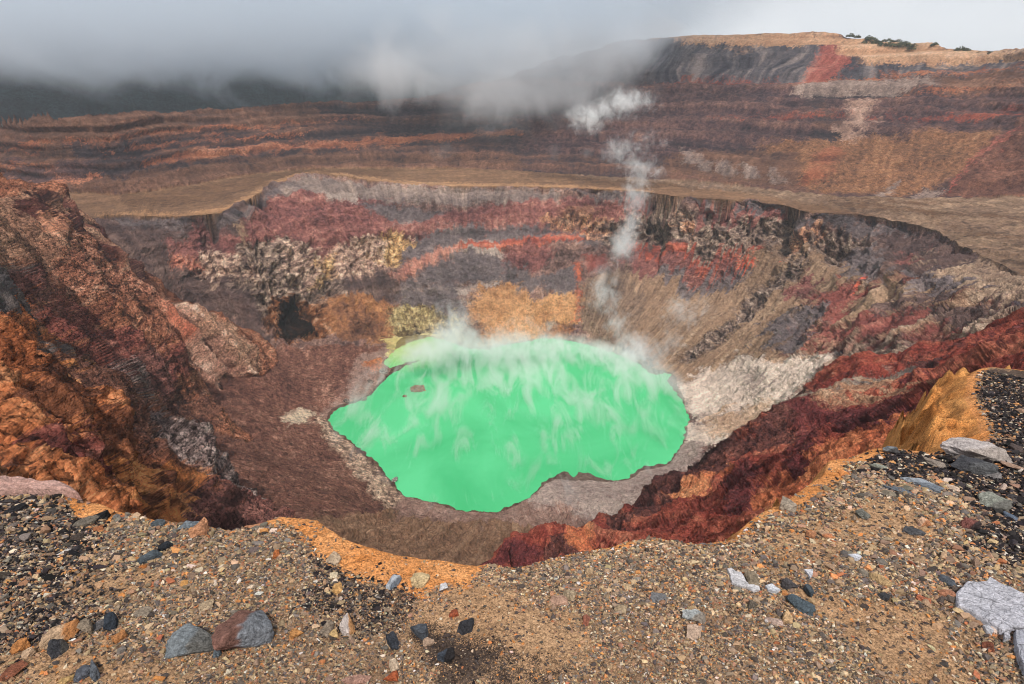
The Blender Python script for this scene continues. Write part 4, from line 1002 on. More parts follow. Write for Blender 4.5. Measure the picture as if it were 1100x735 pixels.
def ground_z(x, y): return fground(np.atleast_1d(np.asarray(x, float)), np.atleast_1d(np.asarray(y, float)))[0]
MIX_G = [((62,56,56),.13),((92,86,84),.13),((118,110,104),.10),((142,120,100),.20),((172,144,112),.18),((198,168,134),.10),((206,140,84),.05),((172,104,70),.025),((214,196,172),.04),((224,216,206),.012),((156,116,92),.07)]
MIX_B = [((34,30,32),.42),((56,50,52),.28),((92,84,80),.12),((142,116,96),.09),((194,140,92),.04),((196,180,162),.05)]
MIX_S = [((60,56,58),.35),((120,100,86),.2),((170,134,104),.25),((200,130,70),.1),((210,190,160),.1)]
def scatter(name, n, smin, smax, seed, nv, power=2.2, dens_sand=.25):
    r = np.random.default_rng(seed)
    n0 = n; n = int(n * 1.6); th = r.uniform(-math.radians(70), math.radians(70), n * 2)
    rr_ = np.sqrt(r.uniform(1.3 ** 2, 9.5 ** 2, n * 2))
    keep = r.random(n * 2) < np.clip((3.2 / rr_) ** 1.6, .12, 1) ; th, rr_ = th[keep], rr_[keep]
    x, y = rr_ * np.sin(th), rr_ * np.cos(th)
    z, d = fground(x, y)
    lw = np.interp(th, LWX, LWY)
    px = 550 + FPX * x / (y * CP - (z - H) * SP + 1e-9); pd = y * CP - (z - H) * SP; pyv = 367.5 - FPX * (y * SP + (z - H) * CP) / pd
    fx1, fy1 = fray(x, y)
    sandm = np.zeros(len(x), bool); blkm = np.zeros(len(x), bool)
    for P in SANDY: sandm |= inside(P, fx1, fy1)
    for P in BLACK: blkm |= inside(P, fx1, fy1) & ((P is BLACK[0]) | (P is BLACK[4]) | (r.random(len(x)) < .6))
    ok = (d < -lw - .02 + r.normal(size=len(x)) * .03) & (~sandm | (r.random(len(x)) < dens_sand)) & (pd > .05) & (pyv < 900) & (px > -420) & (px < 1560)
    ok |= (d < -.01) & (d > -lw) & (r.random(len(x)) < .03 + .5 * np.exp(-(d + lw) / .03 * np.sign(d + lw + 1e-9)) * 0 + .25 * (d + lw < .05))
    clump = perlin3(x / .25, y / .25, 0 * x + seed) + .5 * perlin3(x / .08, y / .08, 0 * x + seed)
    ok &= r.random(len(x)) < np.clip(.85 + clump * .8, .3, 1)
    print('stones kept', ok.sum()); x, y, z, sandm, blkm = x[ok][:n], y[ok][:n], z[ok][:n], sandm[ok][:n], blkm[ok][:n]
    m = len(x); rad_ = np.hypot(x, y)
    size = smin + (smax - smin) * r.random(m) ** power
    size *= np.clip(rad_ / 2.6, .8, 1.9)
    var = [hull(nv, 50 + seed * 20 + k, r.uniform(.5, .85)) for k in range(12)]
    which = r.integers(0, 12, m)
    cols = np.zeros((m, 3))
    cx = fbm3(x / .5, y / .5, 0 * x + seed, 2)
    for msk, mix in ((~blkm & ~sandm, MIX_G), (blkm, MIX_B), (sandm & ~blkm, MIX_S)):
        pz = np.array([a_[1] for a_ in mix]); pz = pz / pz.sum()
        pick = r.choice(len(mix), size=m, p=pz)
        cc = np.array([srgb(a_[0]) for a_ in mix])[pick]
        cols[msk] = cc[msk]
    dst = np.where(blkm, 0, .13)[:, None]; cols = cols * (1 - dst) + srgb((138, 116, 96)) * dst; cols *= r.uniform(.75, 1.3, (m, 1)); cols *= 1 + r.normal(size=(m, 3)) * .04
    cols = np.clip(cols * ALB * np.where((x < -.6) & (y < 6), .84, .95)[:, None], .01, .8)
    Vs, Fs, Cs = [], [], []; off = 0
    for k, (v, f_) in enumerate(var):
        s_ = np.nonzero(which == k)[0]
        if not len(s_): continue
        q4 = r.normal(size=(len(s_), 4)); q4[:, 1:3] *= .55; q4[:, 0] += 0
        q4 /= np.linalg.norm(q4, axis=1)[:, None]
        w_, a1, b1, c1 = q4.T
        R = np.stack([1 - 2 * (b1 * b1 + c1 * c1), 2 * (a1 * b1 - c1 * w_), 2 * (a1 * c1 + b1 * w_), 2 * (a1 * b1 + c1 * w_), 1 - 2 * (a1 * a1 + c1 * c1), 2 * (b1 * c1 - a1 * w_),
                      2 * (a1 * c1 - b1 * w_), 2 * (b1 * c1 + a1 * w_), 1 - 2 * (a1 * a1 + b1 * b1)], 1).reshape(-1, 3, 3)
        vv = np.einsum('nij,vj->nvi', R, v) * (size[s_] * .5)[:, None, None] * np.stack([r.uniform(.8, 1.35, len(s_)), r.uniform(.7, 1.1, len(s_)), r.uniform(.55, .95, len(s_))], 1)[:, None, :]
        vv += np.stack([x[s_], y[s_], z[s_] + size[s_] * .12], 1)[:, None, :]
        Fs.append((f_[None] + (off + np.arange(len(s_)) * len(v))[:, None, None]).reshape(-1, 3))
        Cs.append(np.repeat(cols[s_], len(v), 0)); Vs.append(vv.reshape(-1, 3)); off += len(s_) * len(v)
    ob = new_mesh(name, np.concatenate(Vs), np.concatenate(Fs), m_stone, np.concatenate(Cs), smooth=False)
    return ob
LWX = np.array([math.atan2(*at_plane(px, 560)[:2]) for px in (0,78,84,120,140,260,300,360,450,505,520,600,650,780,830,870,930,1000,1060,1100)])
LWY = np.array([.0,.0,.26,.18,.04,.05,.16,.30,.34,.22,.01,.01,.04,.04,.12,.18,.18,.06,.06,.04])
m_stone = rock_material("loose_stone", 60.0, .5, .006, .22, .85, .15)
m_boulder = rock_material("weathered_rock", 26.0, .9, .022, .34, .9, .2)
g1 = scatter('gravel', 700000 if not QUICK else 15000, .009, .032, 3, 8, 1.6, .1)
tag(g1, kind='stuff')
g2 = scatter('coarse_gravel', 22000 if not QUICK else 3000, .028, .060, 4, 12, 3.2, .12)
tag(g2, kind='stuff')
print('T gravel', time.time() - T00)

def make_rock(name, px, py, wpx, hpx, c1, c2=None, seed=0, flatz=.55, rot=None, pts=14, lift=.1, cut=.5, cub=.5, jag=.065):
    """one free-standing rock, seated on the ground; px, py is the middle of its foot in the photo, wpx and hpx its size"""
    r = np.random.default_rng(seed + 900)
    X, Y, Zp = at_plane(px, py + hpx * .15)
    t = math.hypot(math.hypot(X, Y), Zp - H); depth = Y * CP - (Zp - H) * SP
    sx = wpx * depth / FPX / 2 * 1.06; sy = hpx * depth / FPX / 2 * 1.25
    v, f_ = hull(pts, seed + 100, 1.0, cub)
    v = v / np.abs(v).max(0)
    bm = bmesh.new()
    bv = [bm.verts.new(p) for p in v]
    for q_ in f_:
        try: bm.faces.new([bv[i] for i in q_])
        except ValueError: pass
    bmesh.ops.dissolve_limit(bm, angle_limit=.18, verts=bm.verts, edges=bm.edges)
    bmesh.ops.bevel(bm, geom=list(bm.edges), offset=.05, segments=1, profile=.6, affect='EDGES')
    bmesh.ops.triangulate(bm, faces=bm.faces)
    for _ in range(3 if wpx > 14 else 2):
        lim = .5 if _ == 0 else (.26 if _ == 1 else .14)
        es = [e for e in bm.edges if e.calc_length() > lim]
        if es: bmesh.ops.subdivide_edges(bm, edges=es, cuts=1)
        bmesh.ops.triangulate(bm, faces=bm.faces)
    bm.verts.ensure_lookup_table(); bm.verts.index_update()
    P = np.array([q_.co[:] for q_ in bm.verts]); F3 = np.array([[q_.index for q_ in g.verts] for g in bm.faces]); bm.free()
    n1_ = perlin3(P[:, 0] * 1.6 + seed, P[:, 1] * 1.6, P[:, 2] * 1.6); n2_ = perlin3(P[:, 0] * 5 + seed, P[:, 1] * 5, P[:, 2] * 5)
    P = P * (1 + n1_ * jag * 2.2 + n2_ * jag)[:, None]
    tz = max(sy * flatz, .006); P0 = P.copy()
    P = P * np.array([sx, sy, tz])
    rt = r.uniform(-.3, .3) if rot is None else rot
    cr_, sr_ = math.cos(rt), math.sin(rt)
    P = np.stack([P[:, 0] * cr_ - P[:, 1] * sr_, P[:, 0] * sr_ + P[:, 1] * cr_, P[:, 2]], 1)
    az = math.atan2(X, Y)
    ca, sa = math.cos(-az), math.sin(-az)
    P = np.stack([P[:, 0] * ca - P[:, 1] * sa, P[:, 0] * sa + P[:, 1] * ca, P[:, 2]], 1)
    zb = float(ground_z(X, Y)[0])
    c1 = tuple(np.mean(c1) * .25 + .75 * v_ for v_ in c1)
    if c2 is not None: c2 = tuple(np.mean(c2) * .25 + .75 * v_ for v_ in c2)
    col = np.repeat(srgb(c1)[None], len(P), 0) * (1 + .25 * n2_[:, None] + .15 * n1_[:, None])
    if c2 is not None:
        k = np.clip((P0[:, 0] - .5 * P0[:, 1] - .12 + .12 * n2_) * 9, 0, 1)[:, None]
        col = col * (1 - k) + srgb(c2)[None] * k * (1 + .25 * n2_[:, None])
    ob = new_mesh(name, P, F3, m_boulder, np.clip(col * ALB, .01, .85), smooth=False)
    ob.location = (X, Y, zb + tz * .25 + .006)
    return ob

GRB, RBR, TAN, ORG, DKG, CRM, WHT = (128,136,142), (140,92,78), (172,140,110), (206,128,66), (70,70,76), (206,176,146), (222,218,220)
ROCKS = [
 # name, px, py, w, h, colours, flatness, label, category
 ('rock',209,687,52,30,GRB,(110,108,104),.75,'blue grey rock with a chipped front beside the red brown block','rock'),
 ('rock',264,681,54,42,RBR,(128,132,140),.95,'angular red brown rock with one blue grey side','rock'),
 ('pebble',233,701,8,12,(112,126,138),None,.6,'small blue grey shard between the two largest rocks','stone'),
 ('rock',68,684,34,18,(214,170,128),ORG,.8,'cream and orange rock lying over the dark lump','rock'),
 ('rock',92,678,15,17,(158,136,112),None,.9,'greyish tan block butted against the cream and orange rock','rock'),
 ('rock',66,699,20,20,DKG,(90,84,78),.9,'dark grey lump in front of the cream and orange rock','rock'),
 ('stone',23,698,18,12,(204,124,58),None,.7,'rounded orange stone beside the small cream one near the corner','stone'),
 ('pebble',33,706,12,9,(220,176,136),None,.7,'cream pink pebble just below the rounded orange stone','stone'),
 ('stone',108,673,17,10,(104,100,102),None,.5,'flat grey stone beside the dark blue upright shard','stone'),
 ('rock',121,672,13,16,(58,66,78),None,1.0,'dark blue black upright shard beside the flat grey stone','rock'),
 ('stone',154,658,17,14,(158,138,116),None,.3,'flat grey tan plate uphill of the blue grey rock','stone'),
 ('stone',130,686,14,9,ORG,None,.7,'bright orange stone midway between cream rock and blue grey rock','stone'),
 ('stone',16,724,24,12,(156,86,58),None,.4,'flat rusty slab half buried in sand at the corner','stone'),
 ('stone',74,732,15,8,(214,166,96),None,.7,'yellow tan stone at the bottom edge of the sand','stone'),
 ('rock',91,725,19,13,(96,100,112),None,.7,'slate grey rock leaning on the long grey shard','rock'),
 ('stone',105,722,8,24,(104,110,120),None,.6,'long narrow grey shard lying beside the slate grey rock','stone'),
 ('rock',214,570,20,17,(222,146,98),None,1.0,'peach orange angular rock standing on the rim edge','rock'),
 ('rock',200,564,23,9,(118,128,138),None,.7,'flat blue grey rock on the rim beside the peach orange one','rock'),
 ('rock',358,600,15,13,(196,164,130),None,.7,'tan wedge rock just below the widest orange lip','rock'),
 ('stone',363,632,12,11,(230,166,90),None,.8,'yellow orange block alone on the gravel below the tan wedge','stone'),
 ('pebble',359,619,8,7,(232,206,166),None,.7,'small cream oval pebble above the yellow orange block','stone'),
 ('pebble',296,597,9,8,(206,108,50),None,.8,'deep orange pebble under the orange lip','stone'),
 ('stone',222,651,17,11,(196,164,126),None,.5,'flat tan stone uphill of the red brown rock','stone'),
 ('stone',319,681,15,9,(226,148,74),None,.8,'orange yellow stone to the side of the red brown rock','stone'),
 ('stone',352,676,16,17,(156,134,112),None,.6,'grey tan stone leaning against the white crusted rock','stone'),
 ('stone',358,682,11,10,(228,182,112),None,.7,'pale yellow stone beneath the white crusted rock','stone'),
 ('rock',374,673,16,22,(226,206,196),(206,140,80),.8,'white crusted pink rock with an orange corner','rock'),
 ('rock',424,629,17,14,(184,190,200),(130,142,158),.8,'pale blue white rock below the orange lip','rock'),
 ('rock',452,625,19,14,(222,188,132),None,.8,'creamy yellow rock touching the foot of the orange lip','rock'),
 ('pebble',476,633,10,7,(226,222,224),None,.5,'small white pebble right of the creamy yellow rock','stone'),
 ('stone',487,658,11,8,(186,84,48),None,.6,'rust red stone at the top of the sandy patch','stone'),
 ('rock',451,681,19,15,(84,90,100),None,1.0,'blue black clinker at the upper end of the dark patch','rock'),
 ('stone',461,691,13,9,(200,160,130),None,.7,'tan pink stone against the upper blue black clinker','stone'),
 ('rock',479,702,19,16,(70,78,92),(48,44,46),1.0,'blue black clinker in the middle of the dark patch','rock'),
 ('rock',500,672,16,15,(62,62,68),None,1.0,'charcoal clinker at the edge of the sandy patch','rock'),
 ('rock',423,690,12,18,(66,70,80),None,1.0,'upright dark clinker left of the sandy hollow','rock'),
 ('stone',420,726,17,12,(206,94,48),None,.8,'red orange stone under the pale wedge','stone'),
 ('stone',423,715,12,10,(222,190,156),None,.9,'pale tan wedge perched above the red orange stone','stone'),
 ('rock',384,731,32,10,(196,140,118),None,.5,'long pinkish slab at the bottom edge','slab'),
 ('stone',601,645,20,11,(200,150,122),None,.6,'long pinkish tan stone beside a tan block','stone'),
 ('stone',612,639,14,12,(186,158,122),None,.7,'tan block behind the long pinkish tan stone','stone'),
 ('stone',633,612,10,10,(204,164,120),None,.8,'cream tan block near the middle of the rim','stone'),
 ('stone',673,628,11,8,(214,176,130),None,.6,'cream stone on the gravel between tan block and grey plate','stone'),
 ('stone',709,640,20,12,(130,128,130),None,.15,'thin flat grey plate bedded in fine gravel','stone'),
 ('stone',667,652,13,9,(190,160,122),None,.9,'squat tan drum shaped stone','stone'),
 ('stone',630,666,8,12,(188,106,80),None,.7,'upright red oval stone in the middle gravel','stone'),
 ('rock',745,662,23,11,(176,180,180),(150,136,122),.8,'folded pale grey rock on orange gravel','rock'),
 ('stone',745,680,17,14,(212,174,146),None,.6,'pink cream stone just below the folded pale grey rock','stone'),
 ('rock',806,624,16,17,(150,130,104),None,.6,'rounded olive tan stone touching the largest white flake','rock'),
 ('stone',831,668,19,10,(204,168,150),None,.6,'pale pink slab on the gravel below the white flakes','stone'),
 ('stone',845,664,11,12,(226,176,120),None,.7,'pale orange stone beside the pale pink slab','stone'),
 ('rock',858,650,28,14,(84,98,108),None,.5,'wide blue black slab sunk in the gravel','rock'),
 ('rock',866,638,12,14,(76,88,98),None,.8,'small blue black block above the wide sunken slab','rock'),
 ('rock',848,631,18,10,(88,82,84),None,.8,'brownish black lump beside the small blue black block','rock'),
 ('stone',808,654,10,12,(120,106,92),None,.9,'brown upright stone under the olive tan one','stone'),
 ('stone',944,625,22,12,(200,158,104),None,.8,'yellow brown stone on sand below the red stick','stone'),
 ('stone',1018,623,17,10,(88,94,104),None,.5,'oval slate stone right of the red stick','stone'),
 ('stone',1017,638,19,11,(204,128,90),None,.6,'orange pink stone close to the white cracked slab','stone'),
 ('stone',994,645,15,8,(208,110,72),None,.7,'red orange stone left of the orange pink one','stone'),
 ('stone',949,640,11,9,(70,70,74),None,.7,'dark stone under the yellow brown one on sand','stone'),
 ('stone',1063,691,11,10,(140,74,50),None,.7,'rusty stone beneath the white cracked slab','stone'),
 ('rock',1050,489,62,24,(196,182,178),(176,160,150),.8,'big pale pinkish grey rock at the foot of the black gravel','rock'),
 ('rock',1043,502,46,20,(78,78,84),(96,96,98),.8,'dark slate rock leaning on the big pale rock','rock'),
 ('rock',1004,497,24,10,(156,138,124),None,.7,'grey brown rock at the narrow end of the big pale rock','rock'),
 ('rock',1065,511,18,12,(140,132,130),None,.6,'small grey rock just below the dark slate rock','rock'),
 ('rock',1086,505,22,9,(186,144,118),None,.6,'peach grey rock on black gravel by the photo edge','rock'),
 ('rock',990,519,40,14,(160,168,180),(120,128,140),.5,'pale blue slab half buried in dark gravel','slab'),
 ('rock',964,527,30,10,(110,118,130),None,.4,'darker blue slab running downhill from the pale blue one','slab'),
 ('rock',1069,539,30,20,(150,152,138),(120,116,108),.5,'greenish grey tilted slab in the dark gravel','slab'),
 ('rock',1085,554,17,10,(96,110,132),None,.6,'blue stone just under the greenish grey slab','stone'),
 ('rock',943,502,18,8,(150,150,134),None,.6,'greenish grey stone near the orange lip corner','stone'),
 ('rock',957,483,15,11,(126,132,138),(84,80,80),.8,'blue grey rock at the very edge of the orange notch','rock'),
 ('stone',925,555,15,11,(120,118,108),None,.7,'round grey green stone on fine gravel','stone'),
 ('stone',980,572,19,11,(86,86,90),None,.5,'dark oval stone below the peach stone','stone'),
 ('stone',991,563,15,10,(230,176,136),(210,130,80),.7,'peach stone resting on the dark oval one','stone'),
 ('stone',1042,568,17,13,(150,84,74),(70,56,56),.9,'dark red stone alone on pale sand','stone'),
 ('stone',1025,524,18,8,(216,182,156),None,.5,'flat cream pink stone on dark gravel','stone'),
 ('stone',1001,513,13,7,(206,140,98),None,.6,'small orange stone above the pale blue slab','stone'),
 ('rock',841,541,26,13,(172,152,130),None,.9,'squared grey tan block sitting on the orange lip','rock'),
 ('stone',869,577,10,9,(204,130,84),None,.8,'orange brown stone left of the cream orange one','stone'),
 ('stone',886,577,12,8,(214,164,124),(220,130,80),.6,'cream stone with an orange end on fine gravel','stone'),
 ('rock',1089,485,13,9,(92,76,72),None,.8,'dark brown rock on the black gravel bank','rock'),
 ('rock',17,550,26,11,(48,46,50),None,.7,'black low rock near the pink slab','rock'),
 ('rock',161,599,21,13,(80,90,98),None,.7,'dark blue grey rock in the upper left gravel','rock'),
 ('rock',177,588,15,10,(46,50,58),None,.8,'blue black rock uphill of the dark blue grey one','rock'),
 ('pebble',69,593,13,5,(228,216,208),None,.6,'small white sliver on the dark gravel','stone'),
 ('rock',109,554,14,10,(34,34,38),None,1.0,'black rock sitting against the orange hump','rock'),
 ('rock',93,560,25,11,(124,112,98),None,.7,'grey brown rock in front of the orange hump','rock'),
 ('rock',170,561,14,9,(92,100,106),None,.8,'grey rock on the rim edge before the dark cliff pit','rock'),
 ('pebble',125,554,8,6,(136,130,124),None,.8,'small grey pebble perched on the orange hump','stone'),
 ('stone',106,569,10,8,(190,110,64),None,.8,'orange brown stone below the orange hump','stone'),
 ('stone',80,578,17,10,(84,70,62),None,.8,'brown black stone downhill of the orange hump','stone'),
 ('stone',276,565,24,6,(214,138,92),None,.6,'long peach stone lying on the orange lip','stone'),
]
for n_, (nm, px, py, wp, hp, c1, c2, fz, lab, cat) in enumerate(ROCKS):
    o = make_rock(nm, px, py, wp, hp, c1, c2, seed=n_ * 7 + 3, flatz=fz)
    tag(o, lab, cat)

def slab(name, poly, z_above, thick, c1, seed, crack=True, parent=None):
    """a broken plate of crust: outline in photo pixels laid on the ground"""
    P2 = []
    for a_ in range(len(poly)):
        p, q_ = poly[a_], poly[(a_ + 1) % len(poly)]
        n = max(1, int(math.hypot(q_[0] - p[0], q_[1] - p[1]) / 4))
        P2 += [(p[0] + (q_[0] - p[0]) * k / n, p[1] + (q_[1] - p[1]) * k / n) for k in range(n)]
    W2 = np.array([at_plane(*p)[:2] for p in P2])
    W2 += np.stack([perlin3(W2[:, 0] * 30, W2[:, 1] * 30, 0 * W2[:, 0] + seed), perlin3(W2[:, 0] * 30, W2[:, 1] * 30, 0 * W2[:, 0] + seed + 5)], 1) * .008
    c = W2.mean(0)
    rings = [1.0, .97, .85, .65, .4, .15]
    Vs = []; n = len(W2)
    base = float(ground_z(c[0], c[1])[0])
    for kk, rg in enumerate([1.02] + rings):
        Q = c + (W2 - c) * rg
        zz = ground_z(Q[:, 0], Q[:, 1]) * .5 + (plane_z(Q[:, 0], Q[:, 1]) - plane_z(c[0], c[1]) + base) * .5
        hgt = -.02 if kk == 0 else (thick * .75 if kk == 1 else thick)
        bumpz = (perlin3(Q[:, 0] * 14, Q[:, 1] * 14, 0 * Q[:, 0] + seed) * .25 + perlin3(Q[:, 0] * 45, Q[:, 1] * 45, 0 * Q[:, 0] + seed) * .2) * thick * (kk > 0)
        Vs.append(np.stack([Q[:, 0], Q[:, 1], zz + z_above + .012 + hgt + bumpz], 1))
    Vs = np.concatenate(Vs); Fs = []
    for kk in range(len(rings)):
        for a_ in range(n):
            b_ = (a_ + 1) % n; o0 = kk * n; o1 = o0 + n
            Fs += [[o0 + a_, o0 + b_, o1 + b_], [o0 + a_, o1 + b_, o1 + a_]]
    Vs = np.concatenate([Vs, [[c[0], c[1], base + z_above + .012 + thick]]])
    o1 = len(rings) * n
    Fs += [[o1 + a_, o1 + (a_ + 1) % n, len(Vs) - 1] for a_ in range(n)]
    nn = perlin3(Vs[:, 0] * 20, Vs[:, 1] * 20, Vs[:, 2] * 0 + seed)
    col = np.repeat(srgb(c1)[None], len(Vs), 0) * (1 + .15 * nn[:, None])
    org = np.array([c[0], c[1], base])
    ob = new_mesh(name, Vs - org, Fs, m_crust if crack else m_boulder, np.clip(col * ALB, 0, .85), smooth=False, parent=parent)
    ob.location = org
    return ob
# cracked crust: the cracks are real dark fissures in the material
m_crust = rock_material("cracked_crust", 22.0, .9, .02, .34, .9, .16)
nt = m_crust.node_tree; N, L = nt.nodes, nt.links
tcc = N.new("ShaderNodeTexCoord"); nz_ = N.new("ShaderNodeTexNoise"); nz_.inputs["Scale"].default_value = 9
mxv = N.new("ShaderNodeVectorMath"); mxv.operation = 'MULTIPLY_ADD'; mxv.inputs[1].default_value = (.12, .12, .12)
vc = N.new("ShaderNodeTexVoronoi"); vc.feature = 'DISTANCE_TO_EDGE'; vc.inputs["Scale"].default_value = 8
rc_ = N.new("ShaderNodeMapRange"); rc_.inputs[2].default_value = .035; rc_.inputs[3].default_value = .48; rc_.inputs[4].default_value = 1
old = m_crust.node_tree.nodes['Principled BSDF'].inputs['Base Color'].links[0].from_socket
ml = N.new("ShaderNodeVectorMath"); ml.operation = 'SCALE'
L.new(tcc.outputs["Object"], nz_.inputs["Vector"]); L.new(nz_.outputs["Color"], mxv.inputs[0]); L.new(tcc.outputs["Object"], mxv.inputs[2])
L.new(mxv.outputs[0], vc.inputs["Vector"]); L.new(vc.outputs["Distance"], rc_.inputs[0]); L.new(old, ml.inputs[0]); L.new(rc_.outputs[0], ml.inputs["Scale"])
L.new(ml.outputs[0], N['Principled BSDF'].inputs['Base Color'])
zz_ = lambda pts: [(900 + a_ / 5.445, 600 + b_ / 5.445) for a_, b_ in pts]
tag(slab('crust_slab', zz_([(680,235),(700,195),(750,150),(800,160),(860,150),(880,130),(950,165),(1000,180),(1050,215),(1130,235),(1200,240),(1200,415),(1090,418),(1030,415),(1010,425),(970,435),(900,400),(840,365),(760,325),(695,290)]), 0, .035, (196,194,202), 2), 'large pale grey cracked crust slab lying on sand', 'slab')
tag(slab('crust_slab', zz_([(1034,432),(1090,425),(1200,430),(1200,690),(1110,680),(1060,600),(1040,520)]), 0, .03, (188,188,198), 5), 'lower pale grey crust slab below the large cracked one', 'slab')
tag(slab('crust_fragment', zz_([(850,395),(880,398),(912,425),(905,440),(870,428)]), 0, .018, (206,204,210), 6), 'small white fragment broken off the large cracked slab', 'slab')
tag(slab('crust_fragment', zz_([(968,436),(1005,430),(1008,462),(975,470)]), 0, .018, (192,190,198), 8), 'small grey fragment between the two cracked slabs', 'slab')
z6 = lambda pts: [(740 + a_ / 5.445, 560 + b_ / 5.445) for a_, b_ in pts]
tag(slab('crust_fragment', z6([(222,298),(245,292),(265,312),(300,318),(318,350),(345,395),(405,405),(412,425),(370,432),(330,405),(290,405),(240,380),(236,335)]), 0, .014, (222,218,220), 9, False), 'largest white flake, ragged, beside the olive tan stone', 'flake')
tag(slab('crust_fragment', z6([(442,405),(480,388),(530,425),(500,438),(455,430)]), 0, .014, (226,226,232), 10, False), 'rounded white flake right of the largest ragged one', 'flake')
tag(slab('crust_fragment', z6([(665,308),(715,305),(718,335),(700,358),(685,330)]), 0, .012, (228,226,232), 11, False), 'white flake just above the blue black block', 'flake')
tag(slab('crust_fragment', z6([(922,225),(975,220),(992,235),(975,252),(935,240)]), 0, .012, (230,230,240), 12, False), 'white flake alone near the red stick', 'flake')
z0 = lambda pts: [(a_ / 2.973, 490 + b_ / 2.973) for a_, b_ in pts]
tag(slab('rock_slab', z0([(-160,84),(0,84),(95,85),(130,103),(215,104),(250,118),(255,128),(150,134),(0,132),(-160,134)]), -.01, .085, (206,166,154), 13, False), 'long pink slab on the rim at the left edge', 'slab')

# the red stick
bm = bmesh.new()
a3 = np.array(at_plane(975, 606)); b3 = np.array(at_plane(995, 619)); a3[2] = ground_z(*a3[:2])[0] + .012; b3[2] = ground_z(*b3[:2])[0] + .012
mid = (a3 + b3) / 2; prev = None
for k in range(9):
    t = k / 8; p = a3 + (b3 - a3) * t - mid; p[2] += .006 * math.sin(t * 9); dirv = (b3 - a3) / np.linalg.norm(b3 - a3)
    side = np.cross(dirv, [0, 0, 1]); up = np.cross(side, dirv); rad_ = .0085 * (1 - .5 * t) * (1 + .2 * math.sin(k * 2.1))
    ring = [bm.verts.new(p + side * math.cos(u) * rad_ + up * math.sin(u) * rad_) for u in np.linspace(0, 2 * math.pi, 8)[:-1]]
    if prev:
        for u in range(7): bm.faces.new([prev[u], prev[(u + 1) % 7], ring[(u + 1) % 7], ring[u]])
    else: bm.faces.new(ring[::-1])
    prev = ring
bm.faces.new(prev)
me = bpy.data.meshes.new('stick'); bm.to_mesh(me); bm.free()
m_stick, nt, bs = mat_new("red_brown_wood")
nz_ = nt.nodes.new("ShaderNodeTexNoise"); nz_.inputs["Scale"].default_value = 60
cr = nt.nodes.new("ShaderNodeValToRGB"); cr.color_ramp.elements[0].color = (.10, .03, .015, 1); cr.color_ramp.elements[1].color = (.30, .09, .04, 1)
nt.links.new(nz_.outputs["Fac"], cr.inputs["Fac"]); nt.links.new(cr.outputs[0], bs.inputs["Base Color"]); me.materials.append(m_stick)
st = bpy.data.objects.new('stick', me); scene.collection.objects.link(st); st.location = mid
tag(st, 'short red brown stick lying on the gravel', 'stick')

# rocks down by the water, found with the height of the crater floor
def floor_rock(name, px, py, wpx, hpx, c, label, z=0.0, seed=1, flatz=.6):
    X, Y, _z = at_z(px, py, z); depth = Y * CP + (H - z) * SP
    v, f_ = hull(26, seed, 1.0); v = v / np.abs(v).max(0); s1 = wpx * depth / FPX / 2; s2 = hpx * depth / FPX / 2 * 1.6
    bm = bmesh.new(); bv = [bm.verts.new(p) for p in v]
    for q_ in f_: bm.faces.new([bv[i] for i in q_])
    bmesh.ops.subdivide_edges(bm, edges=bm.edges, cuts=2); bmesh.ops.triangulate(bm, faces=bm.faces); bm.verts.index_update()
    P = np.array([q_.co[:] for q_ in bm.verts]); F3 = np.array([[q_.index for q_ in g.verts] for g in bm.faces]); bm.free()
    nn = perlin3(P[:, 0] * 3 + seed, P[:, 1] * 3, P[:, 2] * 3); P = P * (1 + .35 * nn)[:, None] * np.array([s1, s2, s1 * flatz])
    col = np.repeat(srgb(c)[None], len(P), 0) * (1 + .5 * nn[:, None])
    ob = new_mesh(name, P, F3, m_cliff, np.clip(col * ALB, .01, .8), smooth=False); ob.location = (X, Y, z + s1 * flatz * .1)
    return tag(ob, label, 'rock')
floor_rock('islet', 449, 418, 16, 9, (176,112,72), 'larger rusty islet rising from the green lake', 0, 5, .45)
floor_rock('islet', 435, 426, 5, 3, (176,112,72), 'tiny rusty islet beside the larger one in the lake', 0, 6, .5)
for k, (px, py, wp, c, lab) in enumerate([(391,428,6,(190,174,160),'pale boulder at the water edge by the rusty shore'),(372,431,7,(160,140,130),'grey boulder on the shore uphill of the pale one'),
     (424,515,7,(206,196,186),'white boulder on the pebbly near shore'),(412,400,9,(188,176,166),'pale grey boulder by the yellow shallows'),(398,410,8,(150,120,106),'brown boulder beside the pale grey one by the yellow shallows')]):
    floor_rock('boulder', px, py, wp, wp * .6, c, lab, 1.0, 20 + k)
print('T rocks', time.time() - T00)
# ------------------------------------------------------------------ far hills, plants on the rim, and the land beyond
def strip(name, th0, th1, n, prof_fn, mat, col):
    T_ = np.linspace(th0, th1, n); Rr = np.linspace(0, 1, 60)
    A, B = np.meshgrid(T_, Rr, indexing='ij'); x, y, z = prof_fn(A, B)
    i = np.arange(n * 60).reshape(n, 60)
    f_ = np.stack([i[:-1, :-1], i[1:, :-1], i[1:, 1:], i[:-1, 1:]], -1).reshape(-1, 4)
    P = np.stack([x, y, z], -1).reshape(-1, 3)
    nn = fbm3(P[:, 0] / 40, P[:, 1] / 40, P[:, 2] / 20, 4)[:, None]
    return new_mesh(name, P, f_, mat, np.clip(srgb(col)[None] * (1 + 1.2 * nn), .005, 1))
m_wood = rock_material("far_woodland", .12, 1.0, 6.0, .5)
hx = [-60,-45,-41,-37,-34,-31,-27,-22,-16,-8,0,20,60]; hz = [330,350,345,330,310,290,300,290,265,235,200,200,200]
